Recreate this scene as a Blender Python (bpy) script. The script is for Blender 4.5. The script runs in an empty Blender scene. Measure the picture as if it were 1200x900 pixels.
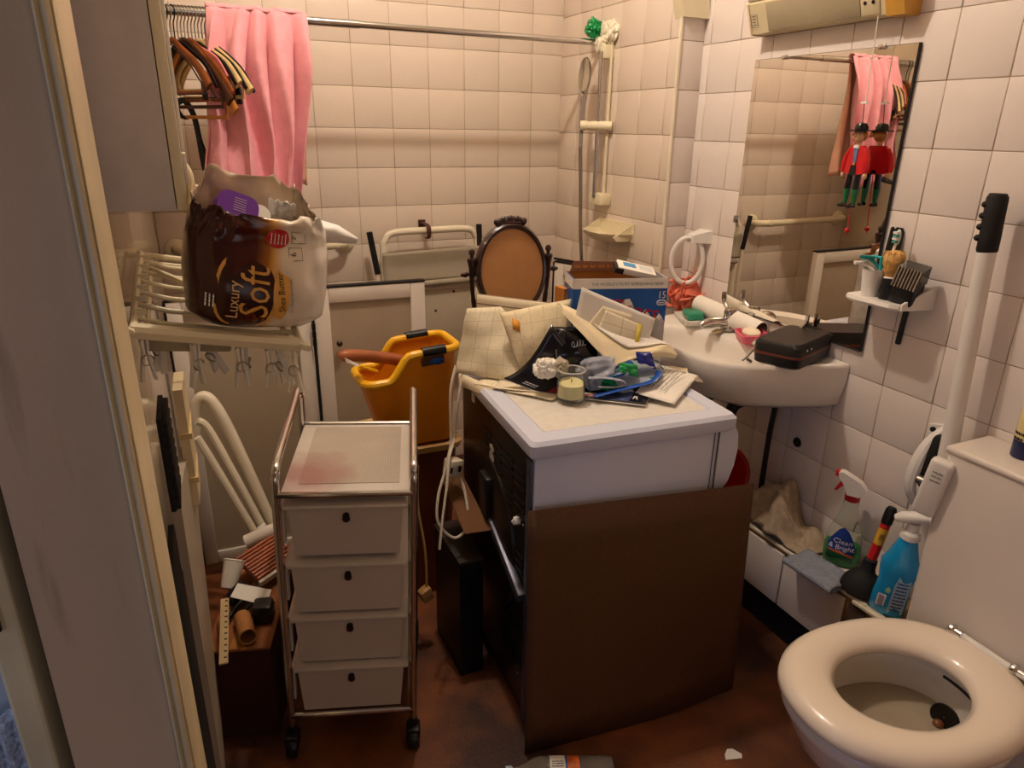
import bpy, bmesh, math, random
from math import sin, cos, pi, radians as R
from mathutils import Vector, Matrix, Euler, noise

# ------------------------------------------------------------------ camera, world, lights
sc = bpy.context.scene
col = sc.collection
cam = bpy.data.cameras.new('camera'); camo = bpy.data.objects.new('camera', cam); col.objects.link(camo)
cam.sensor_width = 36.0; cam.lens = 819.13 / 1200 * 36.0; cam.clip_start = 0.02
_yaw, _pit, _rol = R(24.529), R(20.072), R(-0.9154)
_f = Vector((sin(_yaw)*cos(_pit), cos(_yaw)*cos(_pit), -sin(_pit)))
_r = Vector((cos(_yaw), -sin(_yaw), 0)); _d = _f.cross(_r)
_r2 = _r*cos(_rol) + _d*sin(_rol); _u2 = _r*sin(_rol) - _d*cos(_rol); _b = -_f
camo.matrix_world = Matrix(((_r2.x, _u2.x, _b.x, 0), (_r2.y, _u2.y, _b.y, 0), (_r2.z, _u2.z, _b.z, 1.52), (0, 0, 0, 1)))
sc.camera = camo

w = bpy.data.worlds.new('world'); sc.world = w; w.use_nodes = True
w.node_tree.nodes['Background'].inputs[0].default_value = (0.45, 0.6, 1.0, 1)
w.node_tree.nodes['Background'].inputs[1].default_value = 0.02

def light(name, kind, loc, energy, color, **kw):
    l = bpy.data.lights.new(name, kind); l.energy = energy; l.color = color
    for k, v in kw.items():
        if k != 'aim': setattr(l, k, v)
    o = bpy.data.objects.new(name, l); col.objects.link(o); o.location = loc
    if 'aim' in kw: o.rotation_euler = (Vector(kw['aim']) - Vector(loc)).to_track_quat('-Z', 'Y').to_euler()
    return o
# neutral fill added in the hall behind the viewer; daylight from the side and the room through the left doorway
light('hall_fill_light', 'AREA', (0.55, -1.80, 1.45), 4.8, (1.0, 0.93, 0.88), shape='RECTANGLE', size=0.9, size_y=1.1, aim=(0.6, 1.0, 1.0))
light('hall_side_window_light', 'AREA', (-1.45, -0.70, 1.10), 5.5, (0.42, 0.58, 1.0), shape='RECTANGLE', size=0.6, size_y=0.9, aim=(1.2, 1.1, 0.45))
light('side_room_light', 'AREA', (-1.25, 0.75, 1.5), 5, (0.5, 0.66, 1.0), shape='SQUARE', size=0.7, aim=(-0.5, 1.6, 0.4))
LAMP_E = 60; LAMP_C = (1.0, 0.845, 0.71)

sc.view_settings.view_transform = 'Standard'; sc.view_settings.look = 'None'
sc.view_settings.gamma = 1; sc.view_settings.use_curve_mapping = False
sc.view_settings.exposure = -0.22

# ------------------------------------------------------------------ materials
def C(h):
    h = h.lstrip('#'); v = [int(h[i:i+2], 16)/255 for i in (0, 2, 4)]
    return tuple(x/12.92 if x <= 0.04045 else ((x+0.055)/1.055)**2.4 for x in v)
MC = {}
def mat(name, colr, rough=0.5, metal=0.0, var=0.08, scale=8.0, bump=0.0, bscale=60.0, trans=0.0, ior=1.45, coat=0.0, rnd=0.0, sheen=0.0, spec=0.5, emit=None):
    if name in MC: return MC[name]
    m = bpy.data.materials.new(name); m.use_nodes = True; nt = m.node_tree; N = nt.nodes; L = nt.links
    p = N['Principled BSDF']; c = C(colr) if isinstance(colr, str) else colr
    p.inputs['Roughness'].default_value = rough; p.inputs['Metallic'].default_value = metal
    p.inputs['Transmission Weight'].default_value = trans; p.inputs['IOR'].default_value = ior
    p.inputs['Coat Weight'].default_value = coat; p.inputs['Sheen Weight'].default_value = sheen
    p.inputs['Specular IOR Level'].default_value = spec
    p.inputs['Base Color'].default_value = (*c, 1)
    if emit: p.inputs['Emission Color'].default_value = (*emit[0], 1); p.inputs['Emission Strength'].default_value = emit[1]
    tc = N.new('ShaderNodeTexCoord')
    if var > 0:
        n = N.new('ShaderNodeTexNoise'); n.inputs['Scale'].default_value = scale; n.inputs['Detail'].default_value = 4
        L.new(tc.outputs['Object'], n.inputs['Vector'])
        mr = N.new('ShaderNodeMapRange'); mr.inputs[1].default_value = 0.3; mr.inputs[2].default_value = 0.7
        mr.inputs[3].default_value = 1 - var; mr.inputs[4].default_value = 1 + var
        L.new(n.outputs['Fac'], mr.inputs[0])
        mx = N.new('ShaderNodeMix'); mx.data_type = 'RGBA'; mx.blend_type = 'MULTIPLY'; mx.inputs[0].default_value = 1
        mx.inputs[6].default_value = (*c, 1)
        out = mr.outputs[0]
        if rnd > 0:
            oi = N.new('ShaderNodeObjectInfo'); m2 = N.new('ShaderNodeMapRange')
            m2.inputs[3].default_value = 1 - rnd; m2.inputs[4].default_value = 1 + rnd
            L.new(oi.outputs['Random'], m2.inputs[0])
            mm = N.new('ShaderNodeMath'); mm.operation = 'MULTIPLY'; L.new(out, mm.inputs[0]); L.new(m2.outputs[0], mm.inputs[1]); out = mm.outputs[0]
        cc = N.new('ShaderNodeCombineColor')
        for i in range(3): L.new(out, cc.inputs[i])
        L.new(cc.outputs[0], mx.inputs[7]); L.new(mx.outputs[2], p.inputs['Base Color'])
    if bump > 0:
        n2 = N.new('ShaderNodeTexNoise'); n2.inputs['Scale'].default_value = bscale; n2.inputs['Detail'].default_value = 3
        L.new(tc.outputs['Object'], n2.inputs['Vector'])
        b = N.new('ShaderNodeBump'); b.inputs['Strength'].default_value = bump; b.inputs['Distance'].default_value = 0.01
        L.new(n2.outputs['Fac'], b.inputs['Height']); L.new(b.outputs[0], p.inputs['Normal'])
    MC[name] = m; return m

def stain(m, colr, scale=3.0, lo=0.55, hi=0.75, amount=0.7, stretch=(1, 1, 1), seed=0.0):
    """irregular stain or wear blended over a material's own colour"""
    nt = m.node_tree; N = nt.nodes; L = nt.links; p = N['Principled BSDF']
    tc = N.new('ShaderNodeTexCoord'); mp = N.new('ShaderNodeMapping'); mp.inputs['Scale'].default_value = stretch; mp.inputs['Location'].default_value = (seed, seed, seed)
    n = N.new('ShaderNodeTexNoise'); n.inputs['Scale'].default_value = scale; n.inputs['Detail'].default_value = 5
    L.new(tc.outputs['Object'], mp.inputs[0]); L.new(mp.outputs[0], n.inputs['Vector'])
    mr = N.new('ShaderNodeMapRange'); mr.inputs[1].default_value = lo; mr.inputs[2].default_value = hi; mr.inputs[4].default_value = amount
    L.new(n.outputs['Fac'], mr.inputs[0])
    mx = N.new('ShaderNodeMix'); mx.data_type = 'RGBA'
    src = p.inputs['Base Color']
    if src.is_linked: L.new(src.links[0].from_socket, mx.inputs[6])
    else: mx.inputs[6].default_value = src.default_value
    mx.inputs[7].default_value = (*C(colr), 1); L.new(mr.outputs[0], mx.inputs[0]); L.new(mx.outputs[2], src)
    return m

M_tile = mat('glazed_tile', '#e3d8d0', 0.28, var=0.03, scale=5, bump=0.10, bscale=22, rnd=0.025)
M_tileb = mat('glazed_tile_back', '#dccdbd', 0.32, var=0.03, scale=5, bump=0.10, bscale=22, rnd=0.03)
M_grout = mat('tile_grout', '#b39d82', 0.9, var=0.2, scale=14)
M_ceil = mat('ceiling_paint', '#e0d6c6', 0.8)
M_floor = mat('floor_vinyl', '#743f1b', 0.55, var=0.35, scale=7, bump=0.15, bscale=90)
stain(M_floor, '#24100a', 2.5, 0.47, 0.62, 0.85)
M_gloss = mat('gloss_wall_paint', '#b9a890', 0.07, var=0.12, scale=3, bump=0.05, bscale=8)
M_hall = mat('hall_paint', '#cbb092', 0.6, var=0.06, scale=4, bump=0.06, bscale=200)
stain(M_hall, '#7a6a45', 6, 0.6, 0.75, 0.5, (6, 6, 0.6))
M_arch = mat('aged_cream_gloss', '#d9c7a0', 0.35, var=0.18, scale=5, bump=0.1, bscale=40)
M_cream = mat('cream_plastic', '#e4d9b8', 0.4, var=0.05)
M_ivory = mat('ivory_enamel', '#e6dcc4', 0.3, var=0.05)
M_white = mat('white_plastic', '#e6e2dc', 0.4, var=0.04)
M_whitem = mat('white_enamel_steel', '#d0d5e6', 0.3, var=0.02)
M_ceramic = mat('white_ceramic', '#eee8df', 0.12, var=0.02, coat=0.3)
M_chrome = mat('chrome', '#c9c7c4', 0.14, 1.0, var=0.05)
M_steel = mat('brushed_steel', '#a9a39b', 0.35, 1.0, var=0.1)
M_black = mat('black_plastic', '#0f0e0f', 0.4, var=0.1)
M_blackm = mat('black_rubber', '#121010', 0.75, var=0.2)
M_dkwood = mat('dark_mahogany', '#2b100c', 0.3, var=0.3, scale=20, coat=0.3)
M_wood = mat('brown_wood', '#8a4a1c', 0.35, var=0.25, scale=18)
M_honey = mat('honey_wood', '#c07c34', 0.35, var=0.2, scale=18)
M_pale = mat('pale_wood', '#e2c58c', 0.45, var=0.12, scale=18)
M_card = mat('brown_card', '#a9713c', 0.85, var=0.1, scale=20)
M_hard = mat('hardboard', '#573619', 0.6, var=0.12, scale=120, bump=0.08, bscale=300)
M_paper = mat('cream_paper', '#e4d6b6', 0.8, var=0.05, scale=12)
M_paperw = mat('white_paper', '#eee8dc', 0.75, var=0.03, scale=12)
M_manila = mat('manila_paper', '#ead9b4', 0.75, var=0.08, scale=12)
M_ink = mat('dark_ink', '#1d1a1c', 0.7, var=0)
M_whiteink = mat('white_ink', '#f2eee6', 0.6, var=0)
M_gold = mat('gold_ink', '#dba24a', 0.45, var=0.1)
M_red = mat('red_plastic', '#c21d22', 0.35, var=0.05)
M_blue = mat('blue_plastic', '#1c4f9c', 0.35, var=0.05)
M_green = mat('green_plastic', '#0f8f4a', 0.35, var=0.08)
M_glass = mat('clear_glass', '#ffffff', 0.02, var=0, trans=1.0, ior=1.45)
M_clear = mat('clear_plastic', '#fbf7ee', 0.2, var=0, trans=0.35, ior=1.25)
M_panel = mat('shower_door_panel', '#b5a68f', 0.45, var=0.05)
M_frame = mat('shower_door_frame', '#e2d9cc', 0.35, var=0.04)

# ------------------------------------------------------------------ mesh helpers
class MB:
    def __init__(s): s.bm = bmesh.new(); s.uv = s.bm.loops.layers.uv.new('UVMap')
    def face(s, pts, uvs=None):
        vs = [s.bm.verts.new(p) for p in pts]
        f = s.bm.faces.new(vs)
        if uvs:
            for l, u in zip(f.loops, uvs): l[s.uv].uv = u
        return s
    def box(s, c, d, rot=None, bev=0.0, seg=2):
        r = bmesh.ops.create_cube(s.bm, size=1.0); vs = r['verts']
        for v in vs: v.co = Vector((v.co.x*d[0], v.co.y*d[1], v.co.z*d[2]))
        if bev > 0:
            es = list({e for v in vs for e in v.link_edges})
            b = bmesh.ops.bevel(s.bm, geom=es, offset=bev, segments=seg, affect='EDGES', profile=0.5)
            vs = list({v for f in b['faces'] for v in f.verts} | {v for v in vs if v.is_valid})
        m = Matrix.Translation(c) @ (Euler(rot).to_matrix().to_4x4() if rot is not None else Matrix())
        for v in vs: v.co = m @ v.co
        return s
    def loft(s, rings, cap0=True, cap1=True, closed=True):
        vr = [[s.bm.verts.new(p) for p in r] for r in rings]; n = len(vr[0])
        for a, b in zip(vr, vr[1:]):
            for i in range(n if closed else n-1):
                j = (i+1) % n
                try: s.bm.faces.new((a[i], a[j], b[j], b[i]))
                except ValueError: pass
        if cap0 and closed: s.bm.faces.new(list(reversed(vr[0])))
        if cap1 and closed: s.bm.faces.new(vr[-1])
        return s
    def torusloft(s, rings):
        return s.loft(rings + [rings[0]], False, False)
    def cyl(s, p0, p1, r0, r1=None, n=16, cap=True):
        return s.tube([p0, p1], [r0, r0 if r1 is None else r1], n, cap)
    def tube(s, pts, r, n=10, cap=True, flat=1.0, up=None):
        pts = [Vector(p) for p in pts]; k = len(pts); rs = r if isinstance(r, (list, tuple)) else [r]*k
        t0 = (pts[1]-pts[0]).normalized()
        u = Vector(up) if up is not None else (Vector((0, 0, 1)) if abs(t0.z) < 0.9 else Vector((0, 1, 0)))
        rings = []
        for i in range(k):
            t = (pts[min(i+1, k-1)] - pts[max(i-1, 0)]).normalized()
            x = u.cross(t)
            if x.length < 1e-5: x = Vector((1, 0, 0)).cross(t)
            x.normalize(); y = t.cross(x).normalized(); u = y
            rings.append([pts[i] + (x*cos(2*pi*j/n) + y*sin(2*pi*j/n)*flat)*rs[i] for j in range(n)])
        return s.loft(rings, cap, cap)
    def lathe(s, prof, n=24, m=None, cap0=False, cap1=False, sx=1.0, sy=1.0):
        m = m or Matrix()
        rings = [[m @ Vector((max(r, 1e-4)*cos(2*pi*j/n)*sx, max(r, 1e-4)*sin(2*pi*j/n)*sy, z)) for j in range(n)] for r, z in prof]
        return s.loft(rings, cap0, cap1)
    def prism(s, pts, h, m=None):
        m = m or Matrix()
        a = [m @ Vector((p[0], p[1], 0)) for p in pts]; b = [m @ Vector((p[0], p[1], h)) for p in pts]
        return s.loft([a, b])
    def sph(s, c, r, scale=(1, 1, 1), n=14, m=None):
        g = bmesh.ops.create_uvsphere(s.bm, u_segments=n, v_segments=max(6, n//2), radius=r)
        mm = Matrix.Translation(c) @ (m or Matrix()) @ Matrix.Diagonal((*scale, 1))
        for v in g['verts']: v.co = mm @ v.co
        return s
    def grid(s, f, nu, nv):
        vs = [[s.bm.verts.new(f(i/nu, j/nv)) for j in range(nv+1)] for i in range(nu+1)]
        for i in range(nu):
            for j in range(nv):
                fc = s.bm.faces.new((vs[i][j], vs[i+1][j], vs[i+1][j+1], vs[i][j+1]))
                for l, (a, b) in zip(fc.loops, ((i, j), (i+1, j), (i+1, j+1), (i, j+1))): l[s.uv].uv = (a/nu, b/nv)
        return s
    def text(s, txt, size, fn, shear=0.0, sx=1.0):
        cu = bpy.data.curves.new('txt', 'FONT'); cu.body = txt; cu.size = size; cu.align_x = 'CENTER'; cu.align_y = 'CENTER'; cu.shear = shear
        cu.resolution_u = 2
        o = bpy.data.objects.new('txt', cu); me = o.to_mesh()
        vs = [s.bm.verts.new(fn(v.co.x*sx, v.co.y)) for v in me.vertices]
        for p in me.polygons:
            try: s.bm.faces.new([vs[i] for i in p.vertices])
            except ValueError: pass
        o.to_mesh_clear(); bpy.data.objects.remove(o); bpy.data.curves.remove(cu)
        return s
    def mesh(s, name, inv=None, smooth=True, ang=0.6):
        if inv is not None: s.bm.transform(inv)
        bmesh.ops.recalc_face_normals(s.bm, faces=s.bm.faces)
        if smooth:
            for f in s.bm.faces: f.smooth = True
            for e in s.bm.edges:
                if len(e.link_faces) == 2 and e.calc_face_angle(0) > ang: e.smooth = False
        me = bpy.data.meshes.new(name); s.bm.to_mesh(me); s.bm.free(); return me

def frame(o, x, y):
    x = Vector(x).normalized(); y = Vector(y); z = x.cross(y).normalized(); y = z.cross(x)
    return Matrix(((x.x, y.x, z.x, o[0]), (x.y, y.y, z.y, o[1]), (x.z, y.z, z.z, o[2]), (0, 0, 0, 1)))
def crom(p, n=6, closed=False):
    p = [Vector(q) for q in p]; k = len(p); out = []
    for i in range(k if closed else k-1):
        if closed: a, b, c, d = p[(i-1) % k], p[i], p[(i+1) % k], p[(i+2) % k]
        else: a, b, c, d = p[max(i-1, 0)], p[i], p[i+1], p[min(i+2, k-1)]
        for j in range(n):
            t = j/n
            out.append(0.5*((2*b) + (c-a)*t + (2*a-5*b+4*c-d)*t*t + (3*b-a-3*c+d)*t**3))
    if not closed: out.append(p[-1])
    return out
def fr_yz(o): return frame(o, (0, -1, 0), (0, 0, 1))     # drawing plane facing -X : x to the right = -Y
def fr_xz(o): return frame(o, (1, 0, 0), (0, 0, 1))      # drawing plane facing -Y
def onm(m, dz=0.0): return lambda x, y: m @ Vector((x, y, dz))
def rrect(w_, h_, r, n=4):
    out = []
    for cx, cy, a in ((w_/2-r, h_/2-r, 0), (-w_/2+r, h_/2-r, 90), (-w_/2+r, -h_/2+r, 180), (w_/2-r, -h_/2+r, 270)):
        for i in range(n+1): t = R(a + 90*i/n); out.append((cx + r*cos(t), cy + r*sin(t)))
    return out
def nz(x, y, z, s=1.0): return noise.noise(Vector((x*s, y*s, z*s)))

def link(name, me, m, parent=None, solid=0.0):
    o = bpy.data.objects.new(name, me); col.objects.link(o)
    if me is not None and m is not None and not me.materials: me.materials.append(m)
    if parent is not None: o.parent = parent
    if solid > 0:
        md = o.modifiers.new('thickness', 'SOLIDIFY'); md.thickness = solid; md.offset = 0
    return o
class T:
    """one top-level thing: an Empty at its base that parents its parts"""
    def __init__(s, name, label, cat, loc=(0, 0, 0), rot=(0, 0, 0), group=None, kind=None):
        s.o = bpy.data.objects.new(name, None); col.objects.link(s.o); s.o.empty_display_size = 0.05
        s.o.location = loc; s.o.rotation_euler = rot
        s.inv = (Matrix.Translation(loc) @ Euler(rot).to_matrix().to_4x4()).inverted()
        if label: s.o['label'] = label
        if cat: s.o['category'] = cat
        if group: s.o['group'] = group
        if kind: s.o['kind'] = kind
    def part(s, name, mb, m, parent=None, label=None, local=False, smooth=True, solid=0.0, kind=None, ang=0.6):
        o = link(name, mb.mesh(name, None if local else s.inv, smooth, ang), m, parent or s.o, solid)
        if label: o['label'] = label
        if kind: o['kind'] = kind
        return o
def solo(name, label, cat, mb, m, loc=(0, 0, 0), group=None, kind=None, smooth=True, solid=0.0, ang=0.6):
    o = link(name, mb.mesh(name, Matrix.Translation(loc).inverted(), smooth, ang), m, None, solid); o.location = loc
    if label: o['label'] = label
    if cat: o['category'] = cat
    if group: o['group'] = group
    if kind: o['kind'] = kind
    return o
def struct(name, mb, m, loc=(0, 0, 0), rot=(0, 0, 0), smooth=False):
    inv = (Matrix.Translation(loc) @ Euler(rot).to_matrix().to_4x4()).inverted()
    o = link(name, mb.mesh(name, inv, smooth), m); o.location = loc; o.rotation_euler = rot; o['kind'] = 'structure'
    return o

def bars(mb, n, L, th, gap, fn, jag=0.25, seed=1, word=0.3):
    """lines of print too small to read: broken strokes laid on a surface"""
    rnd = random.Random(seed)
    for i in range(n):
        y = (n-1)/2*gap - i*gap; x = -L/2; end = L/2*(1-jag*rnd.random())
        while x < end:
            ww = min(end-x, L*word*(0.3+rnd.random()*0.7))
            vs = [mb.bm.verts.new(fn(px, py)) for px, py in ((x, y-th/2), (x+ww, y-th/2), (x+ww, y+th/2), (x, y+th/2))]
            mb.bm.faces.new(vs); x += ww + L*0.04
    return mb

# ------------------------------------------------------------------ the room
XL, XR, XS, YB, YS, ZC = -0.12, 1.66, 1.56, 2.95, 2.12, 2.85
tcache = {}
def tile_mesh(w_, h_, m):
    k = (round(w_, 3), round(h_, 3), m.name)
    if k not in tcache:
        mb = MB(); a, b = w_/2, h_/2; e = 0.0018
        r = lambda i, y: [Vector((x, y, z)) for x, z in ((-a+i, -b+i), (a-i, -b+i), (a-i, b-i), (-a+i, b-i))]
        mb.loft([r(0, 0.003), r(0, -0.0010), r(e*0.4, -0.0018), r(e, -0.0022)], False, True)
        me = mb.mesh('tile', None, True, 1.2); me.materials.append(m); tcache[k] = me
    return tcache[k]
def tiled(wall, length, height, x0, z0, pw, ph, m, gap=0.0022):
    cuts = lambda c0, p, hi: [0.0] + [c for c in [c0 + i*p for i in range(-20, 40)] if 0.012 < c < hi-0.012] + [hi]
    xs, zs = cuts(x0, pw, length), cuts(z0, ph, height)
    for a, b in zip(xs, xs[1:]):
        for c, d in zip(zs, zs[1:]):
            o = bpy.data.objects.new('tile', tile_mesh(b-a-gap, d-c-gap, m)); col.objects.link(o); o.parent = wall
            o.location = ((a+b)/2, 0, (c+d)/2)
            o.rotation_euler = (random.uniform(-1, 1)*0.004, 0, random.uniform(-1, 1)*0.004)
def wallbox(name, m, loc, rz, length, th=0.08):
    mb = MB(); mb.box((length/2, th/2, ZC/2), (length, th, ZC))
    o = link(name, mb.mesh(name, None, False), m); o.location = loc; o.rotation_euler = (0, 0, rz); o['kind'] = 'structure'; return o
random.seed(4)
wb = wallbox('wall_back', M_grout, (XL, YB, 0), 0, XS-XL)
tiled(wb, XS-XL, ZC, 1.416-XL-0.1545*12, 0.139, 0.1545, 0.1527, M_tileb)
ws = wallbox('wall_shower', M_grout, (XS, YB, 0), -pi/2, YB-YS)
tiled(ws, YB-YS, ZC, 0.0, 0.132, 0.1555, 0.1527, M_tileb)
wt = wallbox('wall_step', M_grout, (XS+0.002, YS, 0), 0, 0.2)
tiled(wt, 0.098, ZC, 0.3, 0.125, 0.15, 0.1527, M_tile)
wr = wallbox('wall_right', M_grout, (XR, YS, 0), -pi/2, YS-0.2)
tiled(wr, YS-0.2, ZC, 0.0385, 0.1165, 0.1455, 0.1525, M_tile)
struct('trim_1', MB().box((XS+0.001, YS-0.001, ZC/2), (0.011, 0.011, ZC), bev=0.003), M_ivory)
mb = MB(); mb.loft([[(XS-0.004, YS-0.02, 1.872), (XR, YS-0.02, 1.872), (XR, YS+0.03, 1.872), (XS-0.004, YS+0.03, 1.872)],
                    [(XS-0.10, YS-0.02, 2.16), (XR-0.05, YS-0.02, 2.16), (XR-0.05, YS+0.03, 2.16), (XS-0.10, YS+0.03, 2.16)]])
struct('trim_2', mb, M_cream)
struct('wall_left', MB().box((XL-0.04, (0.85+YB+0.08)/2, ZC/2), (0.08, YB+0.08-0.85, ZC)), M_gloss)
struct('floor', MB().box((0.2, 0.5, -0.03), (3.6, 5.1, 0.06)), M_floor)
struct('ceiling', MB().box((0.2, 0.5, ZC+0.03), (3.6, 5.1, 0.06)), M_ceil)
struct('wall_front', MB().box((1.32, 0.15, ZC/2), (0.9, 0.1, ZC)), M_hall)
# end of the partition beside the doorway, its moulded architrave, and the next doorway
struct('wall_partition', MB().box((-0.1475, 0.80, ZC/2), (0.106, 0.10, ZC)), M_hall)
mb = MB()
prof = [(-0.0945, 0.748), (-0.0945, 0.736), (-0.0925, 0.733), (-0.0905, 0.736), (-0.0895, 0.738), (-0.087, 0.734), (-0.0845, 0.733), (-0.082, 0.735), (-0.081, 0.739), (-0.0795, 0.738), (-0.078, 0.742), (-0.078, 0.86), (-0.0945, 0.86)]
mb.loft([[(x, y, 0) for x, y in prof], [(x, y, ZC) for x, y in prof]])
struct('trim_3', mb, M_arch, smooth=True)
struct('door_1', MB().box((-0.2445, 0.83, ZC/2), (0.03, 0.06, ZC), bev=0.004), M_arch)
struct('gap_shade', MB().box((-0.216, 0.90, ZC/2), (0.05, 0.04, ZC)), mat('gap_shade_black', '#0b0807', 0.9))  # near-black strip stands in for the shade in the door gap
p = T('door_latch', 'black metal latch plate on the edge of the door at far left', 'latch', (-0.236, 0.799, 1.07))
p.part('plate', MB().box((-0.250, 0.797, 1.07), (0.010, 0.005, 0.15), bev=0.001), M_black)
p.part('bolt', MB().box((-0.250, 0.792, 1.06), (0.006, 0.006, 0.03), bev=0.001), M_steel)
struct('wall_side_room', MB().box((-0.85, 1.65, ZC/2), (1.2, 0.06, ZC)), mat('side_room_paint', '#c9ccd4', 0.6))
mb = MB(); mb.grid(lambda u, v: Vector((-0.62+0.16*u, 1.56 + 0.012*sin(u*30), 0.02+0.26*v)), 30, 6)
solo('lace_curtain', 'white lace cloth hanging low behind the door at bottom left', 'curtain', mb, mat('lace_cloth', '#cfd3de', 0.8, var=0.5, scale=90), (-0.54, 1.56, 0.02), solid=0.003)
# hall behind the viewer, with an unseen window added around its fill light
struct('wall_hall_left', MB().box((-1.58, 0.5, ZC/2), (0.06, 5.0, ZC)), M_hall)
struct('wall_hall_right', MB().box((1.80, -0.9, ZC/2), (0.06, 2.1, ZC)), M_hall)
mb = MB()
mb.box((-0.75, -1.98, ZC/2), (1.7, 0.06, ZC)); mb.box((1.42, -1.98, ZC/2), (0.75, 0.06, ZC)); mb.box((0.57, -1.98, 0.42), (0.96, 0.06, 0.84)); mb.box((0.57, -1.98, 2.46), (0.96, 0.06, 0.78))
struct('wall_hall_back', mb, M_hall)
mb = MB(); mb.box((0.57, -1.97, 0.86), (0.98, 0.09, 0.05)).box((0.57, -1.97, 2.06), (0.98, 0.09, 0.05)).box((0.10, -1.97, 1.46), (0.05, 0.09, 1.2)).box((1.04, -1.97, 1.46), (0.05, 0.09, 1.2)).box((0.57, -1.97, 1.46), (0.035, 0.05, 1.2))
wf = struct('window_1', mb, M_white)

mb = MB(); mb.box((-1.54, -0.70, 0.62), (0.05, 0.72, 0.05)).box((-1.54, -0.70, 1.58), (0.05, 0.72, 0.05)).box((-1.54, -1.04, 1.10), (0.05, 0.05, 0.92)).box((-1.54, -0.36, 1.10), (0.05, 0.05, 0.92))
struct('window_2', mb, M_white)
# bathroom lamp: the light that makes every warm highlight and shadow here
t = T('ceiling_lamp', 'round white lamp fitting on the bathroom ceiling', 'lamp', (0.62, 1.76, ZC))
t.part('base', MB().lathe([(0.001, 0), (0.07, 0), (0.07, -0.03), (0.05, -0.04), (0.001, -0.04)], 24, Matrix.Translation((0.62, 1.76, ZC))), M_white)
lo = light('ceiling_lamp_light', 'POINT', (0.62, 1.76, ZC-0.10), LAMP_E, LAMP_C, shadow_soft_size=0.038)

# ------------------------------------------------------------------ shower corner
# half-height shower doors (white frame, beige panel, black edge seals)
def halfdoor(name, label, A, B, z0, z1, fw=0.05):
    A, B = Vector((*A, 0)), Vector((*B, 0)); d = (B-A); L = d.length; d.normalize(); n = Vector((d.y, -d.x, 0))
    if n.y > 0: n = -n
    t = T(name, label, 'shower door', (A+B)/2 + Vector((0, 0, z0)))
    rz = math.atan2(d.y, d.x); mid = (A+B)/2
    P = lambda s, z, o=0: A + d*s + Vector((0, 0, z)) + n*o
    for s in (fw/2, L-fw/2): t.part('stile', MB().box(P(s, (z0+z1)/2), (fw, 0.028, z1-z0), (0, 0, rz), 0.004), M_frame)
    for z in (z0+fw/2, z1-fw/2): t.part('rail', MB().box(P(L/2, z), (L-2*fw, 0.028, fw), (0, 0, rz), 0.003), M_frame)
    t.part('panel', MB().box(P(L/2, (z0+z1)/2), (L-2*fw+0.01, 0.008, z1-z0-2*fw+0.01), (0, 0, rz)), M_panel)
    t.part('seal', MB().box(P(L/2, z1+0.003), (L, 0.03, 0.006), (0, 0, rz)), M_blackm)
    t.part('seal', MB().box(P(-0.004, (z0+z1)/2), (0.006, 0.03, z1-z0), (0, 0, rz)), M_blackm)
    return t, P
halfdoor('shower_door', 'beige half-height shower door panel standing below the hanging peg rack', (-0.105, 2.37), (0.325, 2.36), 0.05, 1.00, 0.045)
t, P = halfdoor('shower_door', 'white framed half-height shower door folded beside the yellow tub', (0.338, 2.355), (0.722, 2.345), 0.05, 1.012, 0.052)
for z in (0.86, 0.25):
    mb = MB()
    for k in range(3): mb.cyl(P(-0.006, z-0.04+k*0.027, 0.018), P(-0.006, z-0.018+k*0.027, 0.018), 0.007, n=8)
    t.part('hinge', mb, M_black)
t.part('knob', MB().sph(P(0.075, 0.82, 0.024), 0.011), M_dkwood)
halfdoor('shower_door', 'white half-height shower door edge with double black seal behind the beer carton', (1.415, 2.66), (1.53, 2.37), 0.05, 0.985)[0].part(
    'seal', MB().box((1.46, 2.515, 1.0), (0.31, 0.008, 0.008), (0, 0, math.atan2(-0.29, 0.115))), M_blackm)

# curtain rail with its telescopic joint
t = T('curtain_rail', 'chrome telescopic shower curtain rail spanning the room above the shower', 'curtain rail', (0.72, 2.6, 1.84))
t.part('tube', MB().cyl((XL, 2.6, 1.842), (0.60, 2.6, 1.840), 0.0135, n=14), M_chrome)
t.part('tube', MB().cyl((0.59, 2.6, 1.840), (1.552, 2.6, 1.838), 0.0115, n=14), M_chrome)
t.part('end_cap', MB().cyl((1.54, 2.6, 1.838), (1.558, 2.6, 1.838), 0.022, n=16), M_cream)
t.part('end_cap', MB().cyl((XL, 2.6, 1.842), (XL+0.02, 2.6, 1.842), 0.024, n=16), M_cream)

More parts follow.
